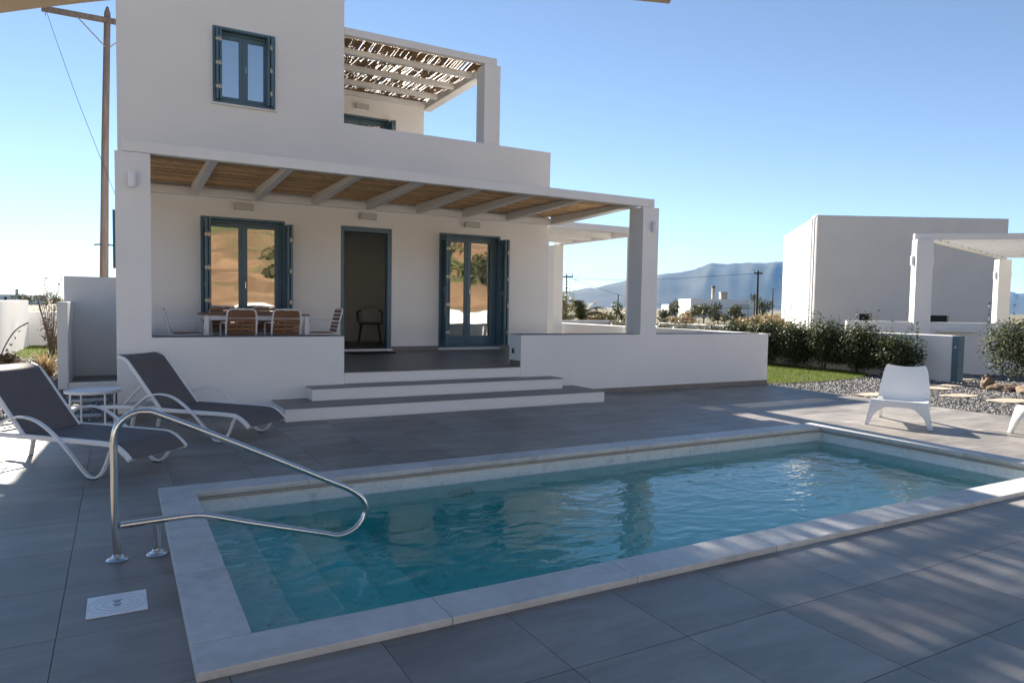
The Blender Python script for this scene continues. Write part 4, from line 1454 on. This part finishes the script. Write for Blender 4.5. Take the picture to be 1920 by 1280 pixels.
hedge_lab = ['glossy dark hedge shrub nearest the blue gate post', 'glossy dark hedge shrub second from the blue gate post', 'glossy dark hedge shrub in the middle of the hedge behind the lawn',
             'glossy dark hedge shrub fourth from the blue gate post', 'glossy dark hedge shrub beside the right end of the terrace wall']
hedge_lab.append('glossy dark hedge shrub farthest along the boundary wall, behind the terrace wall end')
for k in range(6):
    shrub('hedge_shrub', 14.62 + random.uniform(-0.05, 0.05), 9.25 + 0.86 * k, (0.46, 0.74), 1.17 + random.uniform(-0.05, 0.10) - (0.12 if k == 0 else 0), 8500, 0.066, 'leaf_dark', hedge_lab[k], group='hedge along the boundary wall', clump=60, sprigs=12)
pale_lab = ['pale leafed shrub low behind the right terrace wall, first from the hedge', 'pale leafed shrub behind the right terrace wall, second from the hedge',
            'pale leafed shrub behind the right terrace wall, third from the hedge', 'pale leafed shrub showing just right of the terrace pillar', 'pale leafed shrub seen left of the right terrace pillar']
for k in range(5):
    shrub('pale_shrub', 14.55, 14.55 + 1.0 * k, (0.42, 0.62), 1.08 + random.uniform(-0.1, 0.12), 2600, 0.075, 'leaf_pale', pale_lab[k], group='pale shrubs along the boundary wall', clump=22, sprigs=6)
shrub('garden_bush', 15.1, 6.60, (0.85, 1.12), 1.50, 11000, 0.066, 'leaf_dark', 'big loose glossy bush behind the rocks at the right picture edge', 'bush', clump=46, sprigs=26)
td = thing('dry_tuft', 'straw-coloured tuft of dry palm leaves beside the low shower wall', 'plant', (-1.17, 15.2, 0))
mb = MB()
for _ in range(260):
    a = random.uniform(0, 6.28); el = random.uniform(0.15, 1.35); L = random.uniform(0.35, 0.66)
    c0_ = Vector((random.uniform(-.08, .08), random.uniform(-.08, .08), 0.02)); d_ = Vector((math.cos(a) * math.cos(el), math.sin(a) * math.cos(el), math.sin(el)))
    sd = Vector((-math.sin(a), math.cos(a), 0)) * 0.008
    m_ = c0_ + d_ * L * 0.6; e_ = c0_ + d_ * L - Vector((0, 0, L * 0.22))
    mb.add([c0_ - sd, c0_ + sd, m_ + sd, m_ - sd, e_], [(0, 1, 2, 3), (3, 2, 4)])
mb.build('blades', 'leaf_dry', td, recalc=False)
shrub('bare_shrub', -1.45, 20.6, (0.45, 0.5), 1.75, 420, 0.07, 'leaf_brown', 'thin brown twiggy shrub before the low garden wall', 'shrub', clump=12, stems=16, sprigs=6)
shrub('green_shrub', -1.25, 21.6, (0.5, 0.4), 0.62, 500, 0.09, 'leaf_far', 'small green shrub on the lawn behind the half walls', 'shrub', clump=8)
shrub('stalk_plant', -1.72, 13.6, (0.30, 0.30), 0.62, 160, 0.11, 'leaf_brown', 'dark sparse plant with a long leaning stalk at the left picture edge', 'plant', clump=6, stems=5)
sp = bpy.data.objects['stalk_plant']
MB().tube(bez([(0.0, 0, 0.1), (0.10, 0, 0.55), (0.26, 0.05, 0.88), (0.44, 0.1, 1.02)], 5), 0.010, 5).build('stalk', 'bark', sp)
mb = MB()
for k in range(7):
    leaves(mb, (0.05 + 0.055 * k, 0.01 * k, 0.38 + 0.1 * k), (0.02, 0.02, 0.02), 3, 0.05)
mb.build('stalk_leaves', 'leaf_brown', sp, recalc=False)

# ================================================================ RIGHT SIDE
bw = thing('boundary_wall', 'low white boundary wall behind the hedge, ending at the blue gate post', 'wall', (15.2, 8.26, 0))
MB().box(-0.10, 0.10, 0.0, 10.6, -0.1, 0.955).build('wall_body', 'stucco', bw, bevel=0.01)
gp = thing('gate_post', 'blue gate post closing the end of the white boundary wall', 'gate post', (15.2, 8.19, 0))
MB().box(-0.11, 0.10, -0.07, 0.065, -0.05, 0.95).build('post', 'blue', gp, bevel=0.006)
MB().tube([(-0.12, -0.02, 0.74), (-0.145, -0.02, 0.74), (-0.145, -0.02, 0.70)], 0.008, 6).build('latch', 'steel', gp)
bk = thing('boundary_wall', 'white back boundary wall far behind the terrace, seen between the pillars', 'wall', (12.5, 19.0, 0))
MB().box(-4.6, 2.8, -0.1, 0.1, -0.1, 0.98).build('wall_body', 'stucco', bk, bevel=0.01)

# neighbour's front wall and pergola
na = Vector((0.75, -0.66, 0)).normalized()
nang = math.atan2(na.y, na.x)
nw = thing('neighbour_wall', "pale wall of the neighbouring plot behind the gate opening", 'wall', (17.45, 9.4, 0), nang)
MB().box(-2.5, 6.0, -0.12, 0.12, -0.1, 1.20).build('wall_body', 'stucco2', nw, bevel=0.01)
MB().box(-0.55, 0.30, -0.30, -0.121, 0.98, 1.02).build('ledge', 'marble', nw, bevel=0.005)
MB().box(0.62, 1.6, -0.34, -0.121, 0.94, 1.03).build('ledge', 'marble', nw, bevel=0.005)
pg = thing('neighbour_pergola', 'slatted white pergola of the neighbouring house at the right edge', 'pergola')
P1 = at(1722, 16.9, 0); P2 = at(1873, 22.7, 0); P3 = P1 + na * 5.5; P4 = P2 + na * 6.5
for P in (P1, P2):
    MB().box(-0.18, 0.18, -0.18, 0.18, 0, 3.16, Matrix.Translation(P) @ Matrix.Rotation(nang, 4, 'Z')).build('pillar', 'stucco', pg, bevel=0.01)
    for sx in (-1, 1):
        MB().box(sx * 0.215 - 0.03, sx * 0.215 + 0.03, -0.05, 0.05, 2.55, 2.78, Matrix.Translation(P) @ Matrix.Rotation(nang, 4, 'Z')).build('wall_lamp', 'lampwhite', pg, bevel=0.004)


def beam(p, q, w, z0, z1, name, mat, parent):
    d = (q - p); L = d.length; a = math.atan2(d.y, d.x)
    return MB().box(0, L, -w / 2, w / 2, z0, z1, Matrix.Translation((p.x, p.y, 0)) @ Matrix.Rotation(a, 4, 'Z')).build(name, mat, parent, bevel=0.006)


beam(P1 - na * 0.2, P3, 0.14, 3.162, 3.30, 'fascia', 'trim', pg)
beam(P1, P2, 0.12, 3.163, 3.27, 'fascia', 'trim', pg)
for k in range(12):
    f = (k + 0.7) / 12.5
    a = P1.lerp(P2, f); b = P3.lerp(P4, f)
    beam(a + na * 0.08, b, 0.16, 3.20, 3.24, 'roof_slat', 'trim', pg)

# neighbour's house, turned away from our grid
nh = thing('neighbour_house', 'plain white two-storey cube house beyond the hedge', 'house')
c0, c1 = at(1524, 35, 0), at(1880, 35.2, 0)
c3 = at(1463, 45, 0)
c2 = c1 + (c3 - c0)
body = MB().prism([(p.x, p.y) for p in (c0, c1, c2, c3)], -0.1, 6.15)
body.build('wall', 'stucco3', nh, bevel=0.03)
fx = (c1 - c0).normalized(); fn = Vector((fx.y, -fx.x, 0))
if fn.dot(c0) > 0: fn = -fn


def facing(o, ux, un, s0, s1, z0, z1, off, name, mat, parent):
    mb = MB()
    a, b = o + ux * s0 + un * off, o + ux * s1 + un * off
    c, d = o + ux * s1 - un * 0.02, o + ux * s0 - un * 0.02
    mb.prism([(p.x, p.y) for p in (a, b, c, d)], z0, z1)
    return mb.build(name, mat, parent)


for s0, s1, z0, z1 in ((2.28, 2.80, 0.98, 1.32), (5.75, 6.70, 0.92, 1.30)):
    facing(c0, fx, fn, s0, s1, z0, z1, 0.02, 'window', 'dark', nh)
    facing(c0, fx, fn, s1, s1 + 0.10, z0, z1, 0.03, 'window_reveal', 'flag', nh)
lx = (c3 - c0).normalized(); ln = Vector((-lx.y, lx.x, 0))
if ln.dot(fx) > 0: ln = -ln
facing(c0, lx, ln, 1.6, 2.3, 3.9, 4.8, 0.02, 'window', 'lampbox', nh)
facing(c0, lx, ln, 2.0, 2.6, 0.9, 1.4, 0.02, 'window', 'lampbox', nh)
for s in (0.25, 0.9):
    q = c0 + lx * s + ln * 0.07
    MB().tube([(q.x, q.y, 0), (q.x, q.y, 6.05), (q.x - ln.x * 0.1, q.y - ln.y * 0.1, 6.2)], 0.05, 8).build('downpipe', 'alu', nh)

# ================================================================ FAR GROUND
def far_house(name, px0, px1, py, depth, deep, label, extras=None):
    a, b = at(px0, depth, 0), at(px1, depth, 0)
    h = 1.42 + (horizon((px0 + px1) / 2) - py) * depth / FPX
    t = thing(name, label, 'house', a)
    d = (b - a); L = d.length; u = d.normalized(); n = Vector((-u.y, u.x, 0))
    if n.dot(_f) < 0: n = -n
    m = Matrix(((u.x, n.x, 0, 0), (u.y, n.y, 0, 0), (0, 0, 1, 0), (0, 0, 0, 1)))
    MB().box(0, L, 0, deep, -0.3, h, m).build('wall', 'stucco', t)
    for x0, x1, z0, z1, mat in (extras or []):
        MB().box(L * x0, L * x1, -0.06, -0.001, h * z0, h * z1, m).build('window', mat, t)
    return t, m, L, h


fh, m, L, h = far_house('village_house', 1293, 1412, 560, 120, 9, 'long low white village house with a chimney and a water tank on its roof', [(0.70, 0.92, 0.45, 0.75, 'lampbox'), (0.15, 0.19, 0.35, 0.7, 'dark')])
MB().box(L * 0.36, L * 0.40, 1.0, 1.5, h, h + 1.9, m).build('chimney', 'flag', fh)
MB().box(L * 0.355, L * 0.405, 0.95, 1.55, h + 1.9, h + 2.25, m).build('chimney_cap', 'darkwood', fh)
MB().box(L * 0.50, L * 0.60, 1.0, 2.2, h, h + 1.0, m).build('roof_hut', 'flag', fh)
MB().box(L * 0.495, L * 0.605, 0.9, 2.3, h + 1.0, h + 1.25, m).build('hut_roof', 'outlet', fh)
far_house('village_house', 1253, 1292, 570, 135, 7, 'small white flat-roofed village house left of the long one', [(0.62, 0.68, 0.4, 0.7, 'dark')])
fh2, m, L, h = far_house('village_house', -60, 33, 551, 140, 9, 'grey flat-roofed village house above the left garden wall', [(0.75, 0.8, 0.4, 0.75, 'dark')])
MB().box(L * 0.90, L * 0.93, 1.0, 1.5, h, h + 1.1, m).build('chimney', 'outlet', fh2)
far_house('village_house', 74, 96, 572, 150, 8, 'tiny white village house behind the left shrub', [])


def far_pole(px, py, depth, label, arm=0.9, r=0.09):
    p = at(px, depth, 0)
    h = 1.42 + (horizon(px) - py) * depth / FPX
    t = thing('utility_pole', label, 'utility pole', p)
    MB().tube([(0, 0, -0.2), (0, 0, h)], [r, r * 0.75], 8).build('post', 'dark', t)
    if arm:
        MB().box(-arm, arm, -0.06, 0.06, h - 0.35, h - 0.2, Matrix.Rotation(-YAW, 4, 'Z')).build('crossarm', 'dark', t)
        for x in (-arm * 0.9, 0, arm * 0.9):
            q = Matrix.Rotation(-YAW, 3, 'Z') @ Vector((x, 0, 0))
            MB().tube([(q.x, q.y, h - 0.2), (q.x, q.y, h + 0.12)], 0.05, 6).build('insulator', 'outlet', t)
    return Vector((p.x, p.y, h))


w1 = far_pole(1417, 507, 75, 'dark utility pole left of the neighbour house', 0.45, 0.13)
w2 = far_pole(1446, 540, 120, 'thin distant pole close to the neighbour house', 0, 0.10)
w3 = far_pole(1060, 514, 85, 'distant utility pole with a crossarm seen through the terrace', 0.75, 0.09)
w4 = far_pole(1157, 551, 95, 'thin bare pole between the terrace pillar and the palm', 0, 0.09)
w5 = far_pole(1406, 549, 170, 'thin faraway pole beside the village house', 0, 0.10)
far_pole(58, 556, 160, 'faraway utility pole above the left garden wall', 1.1, 0.12)
for k, (a, b, sag) in enumerate(((w3 + Vector((0, 0, -0.3)), w1 + Vector((0, 0, -4.0)), 1.4), (w1 + Vector((0, 0, -0.3)), at(900, 90, 6.4), 1.2), (w1 + Vector((0, 0, -3.9)), at(1700, 80, 4.2), 0.8))):
    mid = (a + b) / 2 - Vector((0, 0, sag))
    o = MB().tube(bez([a, mid, b], 12), 0.022, 4).build('power_line', 'dark')
    tag(o, ('sagging power line crossing behind the terrace pillar', 'upper power line running left from the dark pole', 'power line running right behind the neighbour house')[k], 'power line')

# vegetation in the middle distance
def far_bush(px, depth, w, h, n, size, mat, label, name='wild_bush'):
    p = at(px, depth, 0)
    t = thing(name, label, 'bush', p)
    leaves(MB(), (0, 0, h * 0.45), (w, w, h * 0.55), n, size, clump=max(8, int(w * 7)), asp=0.6).build('foliage', mat, t, recalc=False)
    MB().tube([(0, 0, -0.1), (0.05, 0, h * 0.5)], [0.09, 0.04], 6).build('trunk', 'bark', t)


far_bush(1155, 48, 1.0, 1.95, 1500, 0.16, 'leaf_far', 'round dark bush between the palm and the terrace pillar')
far_bush(1245, 70, 1.1, 1.7, 900, 0.2, 'leaf_far', 'round dark bush just right of the terrace pillar')
far_bush(1262, 100, 1.2, 3.0, 700, 0.28, 'leaf_far', 'taller green bush beside the small village house')
far_bush(1318, 72, 1.6, 2.3, 1400, 0.2, 'leaf_far', 'dark green bush before the long village house, left one')
far_bush(1345, 74, 1.4, 2.2, 1200, 0.2, 'leaf_far', 'dark green bush before the long village house, middle one')
far_bush(1376, 60, 1.2, 1.9, 1200, 0.2, 'leaf_far', 'dark green bush before the long village house, right one')
far_bush(1432, 110, 1.9, 4.0, 900, 0.3, 'leaf_far', 'dark tree-like bush behind the dry grass near the neighbour house')
for k, (px, d, w, h) in enumerate(((1278, 60, 1.3, 0.9), (1290, 85, 1.6, 1.3), (1398, 46, 1.2, 1.1), (1425, 44, 1.1, 1.25), (1450, 42, 1.1, 1.3), (1442, 52, 1.6, 1.3), (1125, 52, 1.4, 1.2), (1100, 46, 1.0, 0.9))):
    far_bush(px, d, w, h, 1100, 0.2, 'leaf_dry', ('dry straw bush right of the terrace pillar, nearer one', 'dry straw bush right of the terrace pillar, farther one', 'dry grass clump before the long village house, left one', 'dry grass clump before the dark pole',
             'dry grass clump touching the neighbour house', 'dry grass clump behind the others by the neighbour house', 'dry straw bush below the round dark bush', 'dry straw bush right beside the palm')[k], 'dry_grass_clump')
far_bush(45, 120, 2.2, 2.6, 500, 0.3, 'leaf_far', 'distant dark bush above the left garden wall')
far_bush(88, 130, 2.0, 3.2, 500, 0.3, 'leaf_far', 'distant dark bush behind the twiggy left shrub')
far_bush(108, 125, 1.5, 2.2, 400, 0.3, 'leaf_far', 'distant low bush next to the low shower wall top')


def palm(px, depth, h, fr, n, label, mat='leaf_far', cat='palm'):
    p = at(px, depth, 0)
    t = thing('palm_tree', label, cat, p)
    MB().tube([(0, 0, -0.1), (0.03, 0, h * 0.5), (0, 0, h)], [0.16, 0.13, 0.12], 8).build('trunk', 'bark', t)
    for _ in range(n):
        mb = MB()
        a = random.uniform(0, 6.28); el = random.uniform(0.1, 1.4)
        L = fr * random.uniform(0.8, 1.1)
        pts = []
        for k in range(9):
            f = k / 8
            r = L * f * math.cos(el) * (1 - 0.1 * f); z = h + L * f * math.sin(el) - 0.55 * L * f * f
            pts.append(Vector((math.cos(a) * r, math.sin(a) * r, z)))
        mb.tube(pts, [0.02 - 0.002 * k for k in range(9)], 4)
        side = Vector((-math.sin(a), math.cos(a), 0))
        for k in range(1, 9):
            for q in range(3):
                f = q / 3
                c = pts[k - 1].lerp(pts[k], f)
                tg = (pts[k] - pts[k - 1]).normalized()
                for s in (-1, 1):
                    l = 0.42 * L / 1.6 * (1 - 0.5 * abs(k / 8 - 0.45))
                    e = c + side * s * l * 0.75 + tg * l * 0.6 - Vector((0, 0, l * 0.2))
                    mb.add([c - tg * 0.015, c + tg * 0.02, e], [(0, 1, 2)])
        mb.build('frond', mat, t, recalc=False)


palm(1088, 30, 0.95, 1.75, 34, 'spreading palm seen under the side pergola', 'leaf_far')
palm(1412, 112, 3.2, 1.8, 16, 'distant palm behind the dark utility pole')
shrub('tall_shrub', *at(1058, 26, 0).xy, (0.55, 0.55), 2.0, 2600, 0.10, 'leaf_pale', 'tall grey-green shrub beside the palm under the side pergola', 'shrub', clump=20, sprigs=8)

# mountains across the bay
ridge = [(560, 575), (760, 566), (900, 556), (1000, 547), (1075, 541), (1120, 536), (1160, 525), (1190, 518), (1237, 512), (1272, 509), (1312, 500), (1340, 493), (1358, 494), (1400, 490), (1440, 489), (1470, 491),
         (1530, 499), (1620, 512), (1760, 530), (1920, 548), (2200, 570)]


def ridge_y(px):
    for (a, ya), (b, yb) in zip(ridge, ridge[1:]):
        if a <= px <= b:
            return ya + (yb - ya) * (px - a) / (b - a) - 2.6 * noise.fractal(Vector((px * 0.03, 0.4, 0)), 0.8, 2.2, 5)
    return 580


mb = MB(); NU, NV = 330, 40
D0 = 4200.0
for i in range(NU + 1):
    px = 560 + (2200 - 560) * i / NU
    for j in range(NV + 1):
        v = j / NV
        depth = D0 + 2600 * v
        base = at(px, depth, 0)
        top = (horizon(px) - ridge_y(px)) * (D0 + 1500) / FPX
        prof = math.sin(min(1, v / 0.58) * math.pi / 2) ** 1.3 if v < 0.58 else math.cos((v - 0.58) / 0.42 * math.pi / 2)
        q = Vector((base.x, base.y, 0)) * 0.0016
        n = noise.fractal(q * 1.0, 0.9, 2.1, 6) * 0.22 * (1 - abs(v - 0.58) * 0.8) * (0.25 if abs(v - 0.58) < 0.05 else 1)
        gully = abs(noise.noise(Vector((px * 0.016, v * 0.8, 3.1)))) * 0.30 * math.sin(min(v / 0.58, 1) * math.pi)
        base.z = -6 + max(0, top) * max(0, prof * (1 + n * 0.35) - gully * prof)
        mb.v.append(tuple(base))
for i in range(NU):
    for j in range(NV):
        a = i * (NV + 1) + j
        mb.f.append((a, a + NV + 1, a + NV + 2, a + 1))
tag(mb.build('mountain', 'mountain', smooth=True, recalc=True), kind='structure')

# the slope behind the photographer, which the windows mirror
mb = MB(); NU, NV = 90, 46
for i in range(NU + 1):
    for j in range(NV + 1):
        x = -90 + 190 * i / NU
        v = j / NV
        y = -17 - 75 * v
        n = noise.fractal(Vector((x * 0.035, y * 0.035, 0.7)), 0.9, 2.1, 5)
        t = v * 11
        step = (math.floor(t) + min(1, (t - math.floor(t)) * 2.6)) / 11
        mb.v.append((x + n * 2, y + n * 1.5, -0.2 + 24 * step ** 1.15 + n * 1.6 * v))
for i in range(NU):
    for j in range(NV):
        a = i * (NV + 1) + j
        mb.f.append((a, a + 1, a + NV + 2, a + NV + 1))
tag(mb.build('hillside', 'slope', recalc=True), kind='structure')
rw = thing('roadside_wall', 'white wall below the slope behind the photographer, mirrored in the windows', 'wall', (4, -14.5, 0))
MB().box(-30, 40, -0.15, 0.15, -0.1, 1.15).build('wall_body', 'stucco', rw)
mb = MB()
for k in range(34):
    x = random.uniform(-20, 32); y = -30 - random.random() * 45
    zz = -0.2 + 24 * ((-17 - y) / 75) ** 1.15
    r = random.uniform(1.4, 3.2)
    leaves(mb, (x, y, zz + r * 0.3), (r * 1.5, r, r * 0.8), 420, 0.5, clump=9, asp=0.7)
tag(mb.build('hillside_scrub', 'leaf_far', recalc=False), 'green scrub covering the slope behind the photographer', kind='stuff')

# parasol over the photographer: only its front hem shows at the top of the picture
pa = thing('parasol', 'sand-coloured canvas parasol whose hem shows along the top edge', 'parasol')
T1 = at(1238, 2.02, 2.274); T0 = at(-300, 2.02, 2.13)
ux = (T1 - T0); SIDE = ux.length; ux = ux.normalized(); uy = Vector((ux.y, -ux.x, 0))
if uy.dot(_f) > 0: uy = -uy
C = T0 + ux * SIDE / 2 + uy * SIDE / 2; C.z = 2.95
corners = [T0, T1, T1 + uy * SIDE, T0 + uy * SIDE]
mb = MB()
for k in range(4):
    a, b = corners[k], corners[(k + 1) % 4]
    N = 16
    rim = []
    for i in range(N + 1):
        f = i / N
        p = a.lerp(b, f); s = 4 * f * (1 - f)
        p = p + (Vector((C.x, C.y, p.z)) - p) * 0.01 * s + Vector((0, 0, 0.085 * s))
        rim.append(p)
    for i in range(N):
        m0, m1 = rim[i].lerp(C, 0.5), rim[i + 1].lerp(C, 0.5)
        mb.add([rim[i], rim[i + 1], m1, m0], [(0, 1, 2, 3)]); mb.add([m0, m1, C], [(0, 1, 2)])
        mb.add([rim[i] + Vector((0, 0, 0.012)), rim[i + 1] + Vector((0, 0, 0.012)), rim[i + 1], rim[i]], [(0, 1, 2, 3)])
mb.build('canopy', 'canvas', pa, smooth=True, recalc=False)
for c in corners:
    MB().tube([c.lerp(C, 0.03) + Vector((0, 0, -0.012)), C + Vector((0, 0, -0.03))], 0.010, 6).build('rib', 'alu', pa)
MB().tube([(C.x, C.y, 0.05), (C.x, C.y, 3.0)], 0.026, 12).build('pole', 'alu', pa)
MB().lathe([(0.28, 0.0), (0.28, 0.05), (0.06, 0.07), (0.035, 0.30), (0.03, 0.30)], c=(C.x, C.y, 0.001), n=24).build('base', 'outlet', pa)

# air: a thin even haze round the whole scene
hz = MB().box(-8600, 8600, -8600, 8600, -40, 460).build('haze', 'ground')
hm = bpy.data.materials.new('haze_air'); hm.use_nodes = True
nt = hm.node_tree
nt.nodes.remove(nt.nodes['Principled BSDF'])
pv = nt.nodes.new('ShaderNodeVolumePrincipled')
pv.inputs['Color'].default_value = (0.22, 0.52, 1.0, 1)
pv.inputs['Density'].default_value = 0.00006
pv.inputs['Anisotropy'].default_value = 0.0
nt.links.new(pv.outputs[0], nt.nodes['Material Output'].inputs['Volume'])
hz.data.materials.clear(); hz.data.materials.append(hm)
tag(hz, kind='stuff')
